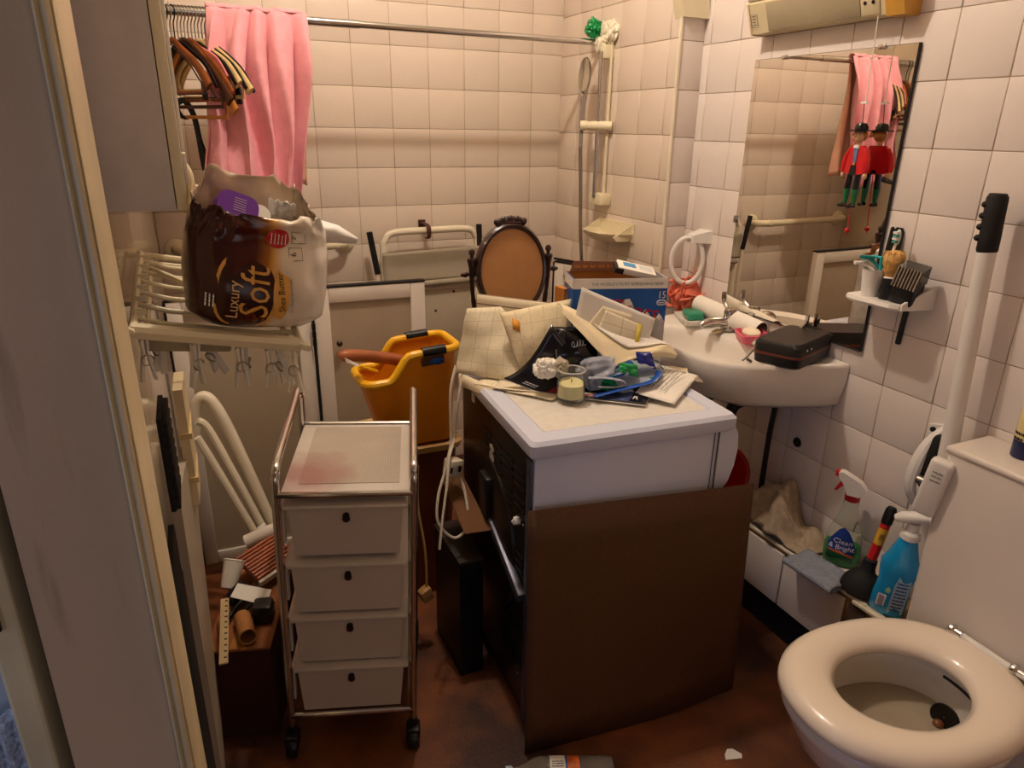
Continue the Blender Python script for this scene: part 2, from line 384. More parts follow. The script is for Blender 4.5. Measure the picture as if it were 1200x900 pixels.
# pink curtain thrown over the rail
M_pink = mat('pink_curtain_cloth', '#e9a0a8', 0.8, var=0.06, scale=30, bump=0.2, bscale=250, sheen=0.3)
M_peach = mat('peach_curtain_lining', '#e0ab92', 0.8, var=0.06, scale=30, bump=0.2, bscale=250)
random.seed(7)
def pink(u, v):
    top, b = 0.126 + 0.294*u, 0.075 + 0.285*u
    x = top*(1-v) + b*v + 0.012*sin(7*u+4*v) - 0.035*sin(pi*min(v*1.4, 1))*(1-u)*0.6
    k = min(1, v*3 + 0.12)
    w_ = u - 0.10*v
    fold = (1-abs(sin(w_*14 + 0.9*nz(u*3, v*1.0, 0) + 0.6)))**0.6*0.064 - 0.032 + sin(w_*31 + 1.6*nz(u*5, v*1.5, 3))*0.012 + 0.012*nz(u*8, v*3, 2)
    zb = 1.36 - 0.07*u + 0.014*sin(u*22) - 0.02*sin(pi*u)
    z = 1.858*(1-v) + zb*v + 0.006*nz(u*9, 0, 5)*(1-v)
    return Vector((x + 0.012*cos(u*30+2*v)*k, 2.6 - 0.018 - 0.016*min(1, v*6) - 0.03*v + fold*k, z))
def peach(u, v):
    x = 0.135 + 0.275*u - 0.015*v*u; k = min(1, v*3+0.1)
    return Vector((x, 2.6 + 0.016 + 0.008*v + (0.012*sin(u*24+2*v) + 0.012*sin(u*11+v*3))*k, 1.857*(1-v) + (1.31+0.02*sin(u*9))*v))
t = T('shower_curtain', 'pink shower curtain bunched over the rail beside the hangers', 'curtain', (0.26, 2.58, 1.29))
t.part('front_drape', MB().grid(pink, 90, 40), M_pink, solid=0.002, ang=3)
t.part('lining', MB().grid(peach, 60, 24), M_peach, solid=0.002, ang=3, label='peach lining hanging behind the pink cloth')
mb = MB(); mb.grid(lambda u, v: Vector((0.126+0.294*u + 0.006*sin(u*30), 2.6 - 0.019*cos(pi*v), 1.857 + 0.013*sin(pi*v) + 0.006*nz(u*9, 0, 5))), 60, 8)
t.part('top_fold', mb, M_pink, solid=0.002, ang=3)

# clothes hangers on the rail
def hanger(label, x, a, style, m, width=0.40, drop=0.10, dz=0.0, group=None, lean=0.0):
    t = T('clothes_hanger', label, 'hanger', (x, 2.6, 1.854), (0, lean, R(86+a)-pi/2), group)
    hk = [(0.0, 0, -0.075), (0, 0, -0.04)] + [(0.018*cos(q), 0, -0.014 + 0.018*sin(q)) for q in [R(-70+35*i) for i in range(8)]]
    hk = [(0, 0, -0.10 + dz), (0, 0, -0.05), (0.010, 0, -0.033), (0.0165, 0, -0.016), (0.0125, 0, -0.003), (0, 0, 0.0035), (-0.0125, 0, -0.003), (-0.0165, 0, -0.016)]
    t.part('hook', MB().tube(crom(hk, 3), 0.0022, 6), M_steel if style != 'wire' else m, local=True)
    z0 = -0.10 + dz
    if style == 'wood':
        sh = [(-width/2, 0, z0-drop-0.03), (-width*0.36, 0, z0-drop*0.72), (-width*0.15, 0, z0-0.025), (0, 0, z0+0.005), (width*0.15, 0, z0-0.025), (width*0.36, 0, z0-drop*0.72), (width/2, 0, z0-drop-0.03)]
        pts = crom(sh, 5); k = len(pts)
        t.part('shoulder', MB().tube(pts, [0.011 + 0.009*abs(2*i/(k-1)-1)**1.5 for i in range(k)], 10, True, 0.36, up=(0, 1, 0)), m, local=True)
        t.part('bar', MB().cyl((-width*0.40, 0, z0-drop-0.045), (width*0.40, 0, z0-drop-0.045), 0.0055, n=8), m, local=True)
        for s_ in (-1, 1): t.part('bar_pin', MB().cyl((s_*width*0.40, 0, z0-drop-0.05), (s_*width*0.42, 0, z0-drop*0.8), 0.004, n=6), m, local=True)
    elif style == 'plastic':
        sh = [(-width/2, 0, z0-drop-0.02), (-width*0.36, 0, z0-drop*0.6), (-width*0.13, 0, z0-0.018), (0, 0, z0), (width*0.13, 0, z0-0.018), (width*0.36, 0, z0-drop*0.6), (width/2, 0, z0-drop-0.02)]
        t.part('shoulder', MB().tube(crom(sh, 5), 0.0075, 8, True, 0.45, up=(0, 1, 0)), m, local=True)
        t.part('clip', MB().box((width*0.3, 0, z0-drop-0.03), (0.02, 0.009, 0.05), bev=0.002), m, local=True)
    else:
        sh = [(-width/2, 0, z0-drop-0.03), (-width*0.3, 0, z0-drop*0.6), (0, 0, z0), (width*0.3, 0, z0-drop*0.6), (width/2, 0, z0-drop-0.03)]
        t.part('shoulder', MB().tube(sh, 0.0022, 6), m, local=True)
        t.part('bar', MB().cyl(sh[0], sh[-1], 0.0022, n=6), m, local=True)
    return t
M_pinkp = mat('pink_hanger_plastic', '#e58a8e', 0.4)
M_dk = mat('dark_brown_wood', '#43200f', 0.35, var=0.2, scale=18)
hanger('black wire hanger nearest the wall cabinet on the rail', 0.0100, -57.0, 'wire', M_black, 0.36, 0.12)
hanger('light brown wooden hanger tucked behind the cabinet edge', 0.0198, -56.5, 'wood', M_wood, 0.34, 0.10)
hanger('second black wire hanger from the wall cabinet', 0.0296, -56.0, 'wire', M_black, 0.36, 0.13)
hanger('black plastic hanger between two wire hangers on the rail', 0.0394, -55.5, 'plastic', M_black, 0.34, 0.11)
hanger('large dark brown wooden hanger with trouser bar', 0.0492, -55.0, 'wood', M_dk, 0.42, 0.14)
hanger('large orange brown wooden hanger, longest of the bunch', 0.0590, -54.5, 'wood', M_honey, 0.42, 0.16, -0.01)
hanger('reddish brown wooden hanger beside the pink hanger', 0.0688, -54.0, 'wood', M_wood, 0.36, 0.12)
hanger('pink plastic hanger among the dark hangers', 0.0786, -53.5, 'plastic', M_pinkp, 0.30, 0.08)
hanger('black plastic hanger just right of the pink one', 0.0884, -53.0, 'plastic', M_black, 0.34, 0.10)
hanger('pale wooden hanger next to the pink hanger', 0.0982, -52.5, 'wood', M_pale, 0.33, 0.09)
hanger('black plastic hanger between the two pale hangers', 0.1080, -52.0, 'plastic', M_black, 0.36, 0.11)
hanger('pale wooden hanger nearest the pink curtain', 0.1178, -51.5, 'wood', M_pale, 0.36, 0.11)
hanger('slim black hanger touching the pink curtain', 0.1276, -51.0, 'plastic', M_black, 0.36, 0.12)
# big black plastic hanger hanging by one end
t = T('clothes_hanger', 'big black plastic hanger dangling below the others by the cabinet', 'hanger', (0.03, 2.645, 1.33))
BH = lambda p: (p[0]*1.08, p[1] + 0.195, 1.52 + (p[2]-1.52)*1.08 - 0.0185)
sh = crom([BH(p) for p in ((0.012, 2.45, 1.595), (0.030, 2.45, 1.600), (0.050, 2.44, 1.56), (0.058, 2.43, 1.48), (0.068, 2.42, 1.42), (0.080, 2.41, 1.375), (0.070, 2.40, 1.345), (0.03, 2.37, 1.325), (-0.03, 2.35, 1.30))], 5)
k = len(sh); t.part('arm', MB().tube(sh, [0.009 + 0.019*max(0, 1-abs(i/(k-1)-0.66)/0.3) for i in range(k)], 10, True, 0.35, up=(0, 1, 0)), M_black)
t.part('hook', MB().tube(crom([BH(p) for p in ((0.012, 2.45, 1.595), (0.010, 2.45, 1.575), (0.02, 2.45, 1.555), (0.034, 2.45, 1.553))], 4), 0.006, 8), M_black)
mb = MB(); mm = frame((0.084, 2.580, 1.348), (1, -0.25, 0), (0.15, 0.05, 1)); mb.lathe([(0.014, 0), (0.0155, 0.0005)], 20, mm)
for q in (-0.006, 0, 0.006): mb.box(mm @ Vector((q, 0, 0)), (0.0025, 0.002, 0.014))
t.part('size_mark', mb, mat('teal_ink', '#4c8c8a', 0.5))

# wall cabinet, upper left
t = T('wall_cabinet', 'grey sided wall cabinet high on the left wall', 'cabinet', (-0.066, 1.52, 1.385))
t.part('carcass', MB().box((-0.068, 1.52, 1.80), (0.100, 0.44, 0.83)), mat('cabinet_grey', '#c8c0be', 0.5, var=0.05, scale=30))
t.part('door', MB().box((-0.008, 1.52, 1.80), (0.017, 0.44, 0.83), bev=0.002), M_cream)
t.part('door_strip', MB().box((0.004, 1.56, 1.82), (0.006, 0.34, 0.72), bev=0.001), M_frame)
t.part('hinge', MB().box((0.004, 1.32, 1.45), (0.006, 0.03, 0.05), bev=0.001), M_frame)
t.part('hinge', MB().box((0.004, 1.32, 1.75), (0.006, 0.03, 0.05), bev=0.001), M_frame)

# ------------------------------------------------------------------ grab rail and folding shower seat on the back wall
t = T('grab_rail', 'cream grab rail low on the tiled back wall behind the paper pack', 'grab rail', (0.2, YB, 1.07))
t.part('bar', MB().tube(crom([(-0.06, 2.945, 1.075), (-0.05, 2.90, 1.075), (-0.01, 2.88, 1.075), (0.2, 2.88, 1.072), (0.48, 2.88, 1.068), (0.53, 2.885, 1.068), (0.56, 2.90, 1.068), (0.568, 2.945, 1.068)], 5), 0.0165, 14), M_cream)
for x in (-0.06, 0.568):
    t.part('flange', MB().lathe([(0.001, 0), (0.041, 0), (0.041, 0.008), (0.034, 0.014), (0.02, 0.018)], 24, frame((x, 2.9465, 1.07), (1, 0, 0), (0, 0, 1))), M_cream)
t.part('joint', MB().cyl((0.487, 2.88, 1.068), (0.505, 2.88, 1.068), 0.0185, n=14), M_cream)

M_seat = mat('grey_seat_cloth', '#a49a86', 0.7, var=0.05, bump=0.08, bscale=120)
t = T('shower_chair', 'folded grey shower seat with cream tube frame on the back wall', 'shower seat', (0.92, YB, 0.5))
y = 2.87
t.part('back_tube', MB().tube(crom([(0.716, y, 0.70), (0.714, y, 1.02), (0.722, y, 1.075), (0.765, y, 1.108), (0.93, y, 1.112), (1.08, y, 1.112), (1.12, y, 1.085), (1.13, y, 1.03), (1.13, y, 0.70)], 6), 0.0145, 12), M_ivory)
mb = MB(); mb.grid(lambda u, v: Vector((0.705 + 0.435*u, y-0.022 + 0.008*sin(pi*v)**2, 1.028 - 0.125*v + 0.012*(1-v)*u)), 16, 10)
t.part('back_cloth', mb, M_seat, solid=0.006, ang=3)
t.part('cloth_roll', MB().cyl((0.72, y-0.016, 0.888), (1.13, y-0.016, 0.896), 0.016, n=12), M_seat)
mb = MB(); mb.box((0.925, y+0.01, 0.68), (0.42, 0.02, 0.36), bev=0.006); t.part('seat_board', mb, mat('seat_board', '#b9ad97', 0.45))
for x, z in ((1.02, 0.842), (0.935, 0.762)):
    t.part('screw_hole', MB().cyl((x, y-0.002, z), (x, y+0.004, z), 0.0055, n=10), M_black)
for x0, x1, z0, z1 in ((0.657, 0.683, 1.116, 0.945), (1.135, 1.138, 1.13, 0.98)):
    t.part('arm_grip', MB().tube([(x1, y-0.012, z1), (x0, y-0.012, z0)], 0.0125, 12), M_blackm)
    t.part('arm_tube', MB().cyl((x1+0.003, y-0.012, z1-0.25), (x1, y-0.012, z1), 0.0095, n=10), M_ivory)
br = t.part('catch', MB().tube(crom([(0.905, 2.94, 1.135), (0.905, 2.865, 1.135), (0.907, 2.848, 1.115), (0.907, 2.852, 1.085), (0.907, 2.88, 1.08)], 4), 0.010, 8, True, 0.4), mat('rusty_steel', '#5a3a2c', 0.5, 0.6))
t.part('rust_plate', MB().box((0.905, 2.943, 1.13), (0.03, 0.006, 0.035)), MC['rusty_steel'])

# ------------------------------------------------------------------ shower riser, hose, soap dish, connection box, rag
t = T('shower_set', 'chrome shower riser with hand shower and hose in the corner', 'shower', (1.50, 2.53, 1.26))
t.part('riser', MB().cyl((1.512, 2.535, 1.262), (1.512, 2.535, 1.80), 0.0105, n=14), M_chrome)
t.part('wall_rail', MB().cyl((1.545, 2.52, 1.25), (1.545, 2.52, 1.83), 0.006, n=8), M_cream)
t.part('lower_bracket', MB().box((1.535, 2.53, 1.257), (0.05, 0.095, 0.045), bev=0.006), M_cream)
t.part('upper_bracket', MB().box((1.535, 2.535, 1.80), (0.05, 0.035, 0.05), bev=0.006), M_cream)
sl = t.part('slider', MB().tube([(1.455, 2.575, 1.535), (1.475, 2.560, 1.535), (1.476, 2.559, 1.535), (1.50, 2.54, 1.535), (1.51, 2.535, 1.535)], [0.019, 0.019, 0.016, 0.019, 0.019], 14), M_cream)
t.part('clamp_knob', MB().tube([(1.511, 2.534, 1.535), (1.513, 2.532, 1.535), (1.54, 2.505, 1.535), (1.552, 2.495, 1.535)], [0.0155, 0.0185, 0.0185, 0.018], 14), M_cream)
h = t.part('hand_shower', MB().tube(crom([(1.462, 2.58, 1.525), (1.462, 2.58, 1.58), (1.464, 2.58, 1.63), (1.468, 2.58, 1.67)], 4), [0.0125 if i < 8 else 0.015 for i in range(13)], 12), M_chrome)
t.part('spray_head', MB().lathe([(0.001, -0.012), (0.022, -0.012), (0.040, 0.0), (0.042, 0.012), (0.039, 0.017), (0.001, 0.018)], 24, frame((1.470, 2.578, 1.715), (0.50, -0.80, 0.10), (0.28, 0.05, 0.96)), sx=0.6, sy=1.65), M_chrome)
hose = crom([(1.462, 2.58, 1.525), (1.462, 2.58, 1.45), (1.470, 2.578, 1.30), (1.478, 2.575, 1.12), (1.490, 2.57, 0.95), (1.500, 2.56, 0.6), (1.50, 2.6, 0.35)], 22)
t.part('hose', MB().tube(hose, [0.0085 if i % 2 else 0.0068 for i in range(len(hose))], 8), M_steel)
mb = MB()
out = [(0, -0.13), (0, 0.13), (0.062, 0.118), (0.118, 0.065), (0.125, 0), (0.118, -0.065), (0.062, -0.118)]
t2 = T('soap_dish', 'cream plastic soap dish shelf on the shower wall below the riser', 'soap dish', (1.558, 2.43, 1.13))
m0 = frame((1.557, 2.425, 1.135), (-1, 0, 0), (0, 1, 0))
fl = lambda s, z: [m0 @ Vector((p[0]*s, p[1]*s, -z)) for p in out]
t2.part('tray', MB().loft([fl(0.75, -0.026), fl(0.98, 0.0), fl(1.0, 0.008), fl(0.93, 0.006), fl(0.85, -0.010)], True, True), M_cream)
t2.part('back_plate', MB().prism([(-0.13, -0.025), (0.13, -0.025), (0.13, 0.045), (-0.13, 0.045)], 0.008, frame((1.559, 2.425, 1.135), (0, -1, 0), (0, 0, 1))), M_cream)
for s_ in (-1, 1):
    t2.part('side_wing', MB().prism([(0, -0.02), (0, 0.045), (0.085, -0.004), (0.07, -0.018)], 0.006, frame((1.556, 2.425 + s_*0.118 + 0.003, 1.135), (-1, 0, 0), (0, 0, 1))), M_cream)
# crumpled rag stuffed at the end of the rail
def crumple(c, r, seed, scale=(1, 1, 1), amp=0.45, sub=4):
    mb = MB(); bmesh.ops.create_icosphere(mb.bm, subdivisions=sub, radius=1.0)
    for v in mb.bm.verts:
        n_ = v.co.copy(); f = 1 + amp*0.6*(0.35 - abs(nz(n_.x+seed, n_.y, n_.z, 2.6))) + amp*0.5*(0.3 - abs(nz(n_.x, n_.y+seed, n_.z, 5.5)))
        nv_ = noise.noise_vector(n_*1.6 + Vector((seed, 0, 0)))*0.28
        n_ = n_ + nv_
        v.co = Vector((c[0] + n_.x*r*f*scale[0], c[1] + n_.y*r*f*scale[1], c[2] + n_.z*r*f*scale[2]))
    return mb
t = T('crumpled_bag', 'crumpled green and white plastic bag stuffed on the rail end', 'bag', (1.53, 2.57, 1.86))
t.part('white_part', crumple((1.545, 2.555, 1.865), 0.036, 3, (0.8, 1.5, 1.2), 0.8), mat('bag_white', '#e7e0c8', 0.4), ang=0.9)
t.part('green_part', crumple((1.505, 2.60, 1.885), 0.026, 9, (0.9, 1.2, 1.2), 0.9), M_green, ang=0.9, label='green printed part')
t.part('loose_end', crumple((1.515, 2.56, 1.825), 0.016, 5, (1, 1.4, 1.5), 0.9, 3), MC['bag_white'], ang=0.9)

# ------------------------------------------------------------------ left wall: peg rack with the paper pack, board, clutter
def RK(u, v, h=0.0): return Vector((-0.103 + u, 1.20 + v, 1.216 + 0.095*v - 0.20*u + h))      # rack plane
t = T('peg_rack', 'cream plastic peg drying rack hanging against the left wall', 'drying rack', RK(0.14, 0.2))
W_, L_ = 0.25, 0.46
t.part('rim', MB().tube(crom([RK(0.01, 0), RK(0, 0.02), RK(0, L_-0.02), RK(0.02, L_), RK(W_-0.02, L_), RK(W_, L_-0.02), RK(W_, 0.02), RK(W_-0.01, 0)], 4, True) + [RK(0.01, 0)], 0.0062, 8), M_cream)
t.part('rim', MB().tube(crom([RK(0.03, 0.02, -0.010), RK(0.018, 0.04, -0.010), RK(0.018, L_-0.03, -0.010), RK(0.03, L_-0.02, -0.010), RK(W_-0.03, L_-0.02, -0.010), RK(W_-0.018, L_-0.03, -0.010), RK(W_-0.018, 0.03, -0.010)], 4), 0.005, 8), M_cream)
mb = MB()
mb.loft([[RK(u, v, h) for v, h in ((0.012, 0.008), (-0.006, 0.008), (-0.009, 0.0), (-0.006, -0.012), (0.010, -0.012))] for u in [W_*i/12 - 0.002 for i in range(13)]])
t.part('front_bar', mb, M_cream)
for k in range(6):
    v = 0.06 + k*0.070
    t.part('cross_bar', MB().tube([RK(0.0, v), RK(0.05, v, -0.007), RK(W_-0.05, v, -0.007), RK(W_, v)], 0.0046, 8), M_cream)
    t.part('link', MB().box(RK(0.009, v+0.012, 0.006), (0.017, 0.012, 0.009)), M_cream)
t.part('diagonal_bar', MB().tube([RK(0.02, 0.36), RK(0.10, 0.25, 0.004), RK(0.12, 0.10, 0.004)], 0.006, 8), M_cream)
t.part('under_tray', MB().box(RK(0.075, 0.035, -0.024), (0.13, 0.04, 0.024), (R(5), R(7), 0), 0.004), mat('dirty_cream', '#a99b7f', 0.5))
hk = crom([(0.004, 1.47, 1.30), (0.002, 1.46, 1.345), (0.004, 1.452, 1.375), (0.009, 1.45, 1.412), (0.006, 1.45, 1.44), (-0.008, 1.45, 1.455), (-0.028, 1.45, 1.45), (-0.036, 1.45, 1.42)], 5)
t.part('hook', MB().tube(hk, [0.0065 + 0.002*(i/len(hk)) for i in range(len(hk))], 10, True), M_cream)
t.part('hook_collar', MB().cyl((0.002, 1.456, 1.365), (0.005, 1.452, 1.385), 0.012, n=12), M_cream)
for k in range(9):
    a = k*0.9; t.part('hanging_loop', MB().tube([(0.004 + 0.004*sin(a), 1.475, 1.30-k*0.006+0.006), (0.008, 1.475, 1.30-k*0.006), (0.004 - 0.004*sin(a), 1.475, 1.30-k*0.006-0.006)], 0.0035, 6), M_cream)
M_spring = M_steel
def peg(u, v, a, b, big=1.0):
    o = RK(u, v, -0.012); L = 0.062*big
    m = Matrix.Translation(o) @ Euler((R(b), 0, R(a))).to_matrix().to_4x4()
    mb = MB()
    for s_ in (-1, 1):
        pr = [(s_*0.0015, 0.0), (s_*0.0065, -0.004), (s_*0.0045, -L*0.3), (s_*0.0085, -L*0.62), (s_*0.0125, -L), (s_*0.0085, -L), (s_*0.0035, -L*0.55), (s_*0.0015, -L*0.3)]
        mb.prism(pr, 0.011, m @ frame((0, 0.0055, 0), (1, 0, 0), (0, 0, 1)))
    p = t.part('peg', mb, M_clear)
    t.part('peg_spring', MB().tube([m @ Vector((0.009*cos(q), -0.007, -L*0.48 + 0.009*sin(q))) for q in [R(30*i) for i in range(11)]], 0.0014, 5), M_steel, parent=p)
random.seed(11)
for u, v, a, b in ((0.012, 0.0, 20, 6), (0.035, 0.05, -50, -10), (0.084, 0.0, 35, 5), (0.100, 0.02, -40, 24), (0.150, 0.0, 15, 4), (0.158, 0.015, 80, 0), (0.197, 0.0, 8, 6), (0.212, 0.01, -60, 12), (0.236, 0.0, -20, -6)):
    peg(u, v, a, b, random.uniform(1.1, 1.25))

# toilet paper pack: a torn open plastic bag lying on its side
PC = Vector((0.082, 1.284, 1.189)); PM = Matrix.Translation(PC) @ Euler((0, R(8), R(8))).to_matrix().to_4x4()
def pk(a, h):
    """a: angle round the bag, h: 0 bottom .. 1 torn rim"""
    e = 1 - 0.30*max(0, h-0.62)*2.0 ; wd = 0.116*(0.93 + 0.07*sin(pi*h))*(1 - 0.20*max(0, h-0.75)); dp = (0.095*(1 - 0.25*h))*(0.8 + 0.2*sin(pi*min(1, h*1.4)))
    b = min(1, (h/0.12))**0.5 if h < 0.12 else 1.0
    ca, sa = cos(a), sin(a)
    x = wd*(abs(ca)**0.55)*(1 if ca > 0 else -1)*(0.55 + 0.45*b); y = dp*(abs(sa)**0.75)*(1 if sa > 0 else -1)*(0.4 + 0.6*b)
    z = 0.205*h
    x += 0.004*nz(a*2, h*3, 1) ; y += 0.006*nz(a*3, h*4, 4)
    if h > 0.7:
        k = (h-0.7)/0.3
        z += k*((0.040 if sa > 0 else 0.012)*sa - 0.020*(1-abs(sa))*(ca > 0) + 0.016*nz(a*2.6, 3, 1) + 0.010*nz(a*8, 0, 2) + 0.018*math.exp(-((a-1.9)/0.35)**2))
        x += k*0.012*nz(a*4, h*9, 7); y += k*0.018*nz(a*5, h*8, 9)
    return PM @ Vector((x, y, z))
t = T('toilet_paper_pack', 'torn brown and white toilet paper pack lying on the peg rack', 'toilet paper', PC)
na, nh = 96, 40
mb = MB().loft([[pk(pi + pi*i/48, j/nh) for i in range(49)] for j in range(nh+1)], False, False, False)
mb2 = MB().loft([[pk(pi*i/48, j/nh) for i in range(49)] for j in range(nh+1)], False, False, False)
mb3 = MB().loft([[pk(2*pi*i/na, 0.0) for i in range(na)], [pk(2*pi*i/na, 0.004) for i in range(na)]], True, False)
m = mat('pack_film', '#e9e1d6', 0.22, var=0.04, bump=0.10, bscale=28)
nt = m.node_tree; N = nt.nodes; L = nt.links; p_ = N['Principled BSDF']
tc = N.new('ShaderNodeTexCoord'); sx = N.new('ShaderNodeSeparateXYZ'); L.new(tc.outputs['Object'], sx.inputs[0])
n_ = N.new('ShaderNodeTexNoise'); n_.inputs['Scale'].default_value = 9; L.new(tc.outputs['Object'], n_.inputs['Vector'])
ad = N.new('ShaderNodeMath'); ad.operation = 'MULTIPLY_ADD'; ad.inputs[1].default_value = 0.035; L.new(n_.outputs['Fac'], ad.inputs[0]); L.new(sx.outputs['X'], ad.inputs[2])
a2 = N.new('ShaderNodeMath'); a2.operation = 'MULTIPLY_ADD'; a2.inputs[1].default_value = -0.16; L.new(sx.outputs['Z'], a2.inputs[0]); L.new(ad.outputs[0], a2.inputs[2])
cr = N.new('ShaderNodeValToRGB'); e = cr.color_ramp.elements
e[0].position = 0.0; e[0].color = (*C('#d6c6b4'), 1); e[1].position = 1.0; e[1].color = (*C('#e9e1d6'), 1)
for pos, c_ in ((0.07, '#cbb39c'), (0.10, '#2a0d08'), (0.30, '#3a130b'), (0.52, '#4a1a0c'), (0.60, '#9a5d22'), (0.64, '#d9a350'), (0.70, '#e6d6bd')):
    q = cr.color_ramp.elements.new(pos); q.color = (*C(c_), 1)
mr = N.new('ShaderNodeMapRange'); mr.inputs[1].default_value = -0.140; mr.inputs[2].default_value = 0.130; L.new(a2.outputs[0], mr.inputs[0]); L.new(mr.outputs[0], cr.inputs[0])
for l in list(p_.inputs['Base Color'].links): L.remove(l)
L.new(cr.outputs[0], p_.inputs['Base Color'])
t.part('front_film', mb, m, solid=0.0008, ang=3)
t.part('back_film', mb2, mat('pack_inside', '#b9a183', 0.3, var=0.25, scale=14, bump=0.1, bscale=28), solid=0.0008, ang=3, label='paler inside of the torn back film')
t.part('bottom_film', mb3, M_whiteink, ang=3)
PIN = PM.inverted()
def pf(x, z, o=0.0012):
    """point on the pack's front (x, z in the pack's own frame)"""
    h = max(0.02, min(0.98, z/0.205)); wd = 0.116*(0.93 + 0.07*sin(pi*h))*(1 - 0.20*max(0, h-0.75))
    q = max(-0.999, min(0.999, x/wd)); ca = (abs(q)**(1/0.55))*(1 if q > 0 else -1); a = -math.acos(max(-1, min(1, ca)))
    pt = PIN @ pk(a, h); pt.x = x; pt.y -= o
    return PM @ pt
ang = R(76)
def pt_on(cx, cz, rot=ang, o=0.0014): return lambda x, y: pf(cx + x*cos(rot) - y*sin(rot), cz + 0.015 + x*sin(rot) + y*cos(rot), o+0.0025)
# dark rounded shield behind the brand words, with its gold border
def blob(cx, cz, rx, rz, o, n=30, k=0.75, rot=0.0):
    out = []
    for i in range(n):
        q = 2*pi*i/n; X = rx*abs(cos(q))**k*(1 if cos(q) > 0 else -1); Z = rz*abs(sin(q))**k*(1 if sin(q) > 0 else -1)
        out.append((cx + X*cos(rot) - Z*sin(rot), cz + X*sin(rot) + Z*cos(rot)))
    return out
def patch(mb, pts, o, rings=9):
    pts = [(x, z+0.015) for x, z in pts]
    cx = sum(p[0] for p in pts)/len(pts); cz = sum(p[1] for p in pts)/len(pts)
    rr = [[pf(cx + (x-cx)*s_, cz + (z-cz)*s_, o) for x, z in pts] for s_ in [1 - i/rings*0.97 for i in range(rings+1)]]
    return mb.loft(rr, False, True)
t.part('shield_border', patch(MB(), blob(-0.034, 0.054, 0.050, 0.062, 0, rot=R(-8)), 0.0012), M_gold, ang=3)
t.part('shield', patch(MB(), blob(-0.036, 0.053, 0.044, 0.056, 0, rot=R(-8)), 0.0024), mat('shield_brown', '#34100a', 0.3), ang=3)
t.part('scent_oval', patch(MB(), blob(0.020, 0.057, 0.014, 0.046, 0, k=1, rot=R(-4)), 0.0030), M_gold, ang=3)
t.part('lettering', MB().text('Soft', 0.066, pt_on(-0.021, 0.055, R(87), 0.0030), 0.1, 0.80), M_gold, ang=3)
t.part('lettering', MB().text('Luxury', 0.026, pt_on(-0.056, 0.042, R(88), 0.0030), 0.1, 0.85), mat('gold_pale', '#eac489', 0.5), ang=3)
t.part('lettering', MB().text('Shea Butter', 0.0150, pt_on(0.019, 0.057, R(94), 0.0036), 0.05, 0.9), M_ink, ang=3)
t.part('lettering', MB().text('for softness and strength', 0.0055, pt_on(0.036, 0.052, R(92), 0.0024)), mat('brown_ink', '#5a2a1c', 0.6), ang=3)
t.part('lettering', bars(MB(), 3, 0.022, 0.002, 0.005, pt_on(-0.090, 0.040, R(88), 0.0024)), M_whiteink, ang=3)
red = t.part('offer_disc', patch(MB(), blob(0.016, 0.146, 0.019, 0.019, 0, k=1), 0.0022), M_red, ang=3)
t.part('offer_lettering', bars(MB(), 5, 0.022, 0.0016, 0.0058, pt_on(0.016, 0.146, R(88), 0.003)), M_whiteink, parent=red, ang=3)
for txt, cx, cz in (('5', 0.046, 0.148), ('9', 0.040, 0.119)):
    t.part('lettering', MB().text(txt, 0.015, pt_on(cx, cz, R(-80), 0.0026)), M_ink, ang=3)
    mb = MB(); sq = [(-0.011, -0.011), (0.013, -0.009), (0.012, 0.011), (-0.010, 0.010), (-0.011, -0.011)]
    mb.tube([pf(cx+0.004 + x, cz + 0.015 + z, 0.003) for x, z in sq], 0.0005, 4); t.part('count_outline', mb, M_ink)
# inner purple pack seen in the tear
m2 = PM @ Matrix.Translation((-0.036, -0.012, 0.196)) @ Euler((R(64), R(14), R(4))).to_matrix().to_4x4()
t2 = T('inner_roll_pack', 'purple and white printed pack peeping from the torn bag', 'packet', m2.translation)
mb = MB(); mb.prism(rrect(0.068, 0.056, 0.018), 0.04, m2 @ Matrix.Translation((0, 0, -0.04)))
t2.part('wrap', mb, mat('purple_wrap', '#6a2f97', 0.35))
mb = MB(); mb.prism(rrect(0.036, 0.054, 0.017), 0.04, m2 @ Matrix.Translation((0.038, -0.006, -0.041))); t2.part('white_end', mb, M_whiteink)
mb = MB()
for i in range(5): mb.lathe([(0.0024, 0.0006), (0.0036, 0.0007)], 12, m2 @ Matrix.Translation((-0.024+i*0.0105, -0.014 - i*0.0012, 0)))
for j in range(6):
    mb.box(m2 @ Vector((0.002, 0.018-j*0.0042, 0.0006)), (0.020, 0.0009, 0.0009), m2.to_euler())
t2.part('print', mb, mat('lilac_ink', '#d7b9e6', 0.6))
t.part('torn_flap', MB().grid(lambda u, v: Vector((0.128 + 0.045*u, 1.335 - 0.03*v + 0.006*nz(u*5, v*5, 2), 1.365 + 0.035*v - 0.012*u + 0.010*nz(u*7, v*6, 5))), 16, 10), M_whiteink, solid=0.0008, ang=3)
t.part('torn_flap', MB().grid(lambda u, v: Vector((0.085 + 0.032*u, 1.255 - 0.012*v + 0.005*nz(u*6, v*5, 8), 1.352 + 0.022*v - 0.012*u + 0.008*nz(u*8, v*6, 1))), 12, 8), M_whiteink, solid=0.0008, ang=3)
t.part('handle_tail', MB().loft([[PM @ Vector(p) for p in r] for r in (
    [(0.085, 0.02, 0.17), (0.10, 0.03, 0.19), (0.10, 0.05, 0.16), (0.085, 0.04, 0.14)], [(0.14, 0.02, 0.165), (0.15, 0.03, 0.18), (0.15, 0.05, 0.155), (0.14, 0.04, 0.145)], [(0.185, 0.02, 0.156), (0.188, 0.022, 0.160), (0.188, 0.028, 0.152), (0.185, 0.026, 0.149)])]), M_whiteink, ang=3)

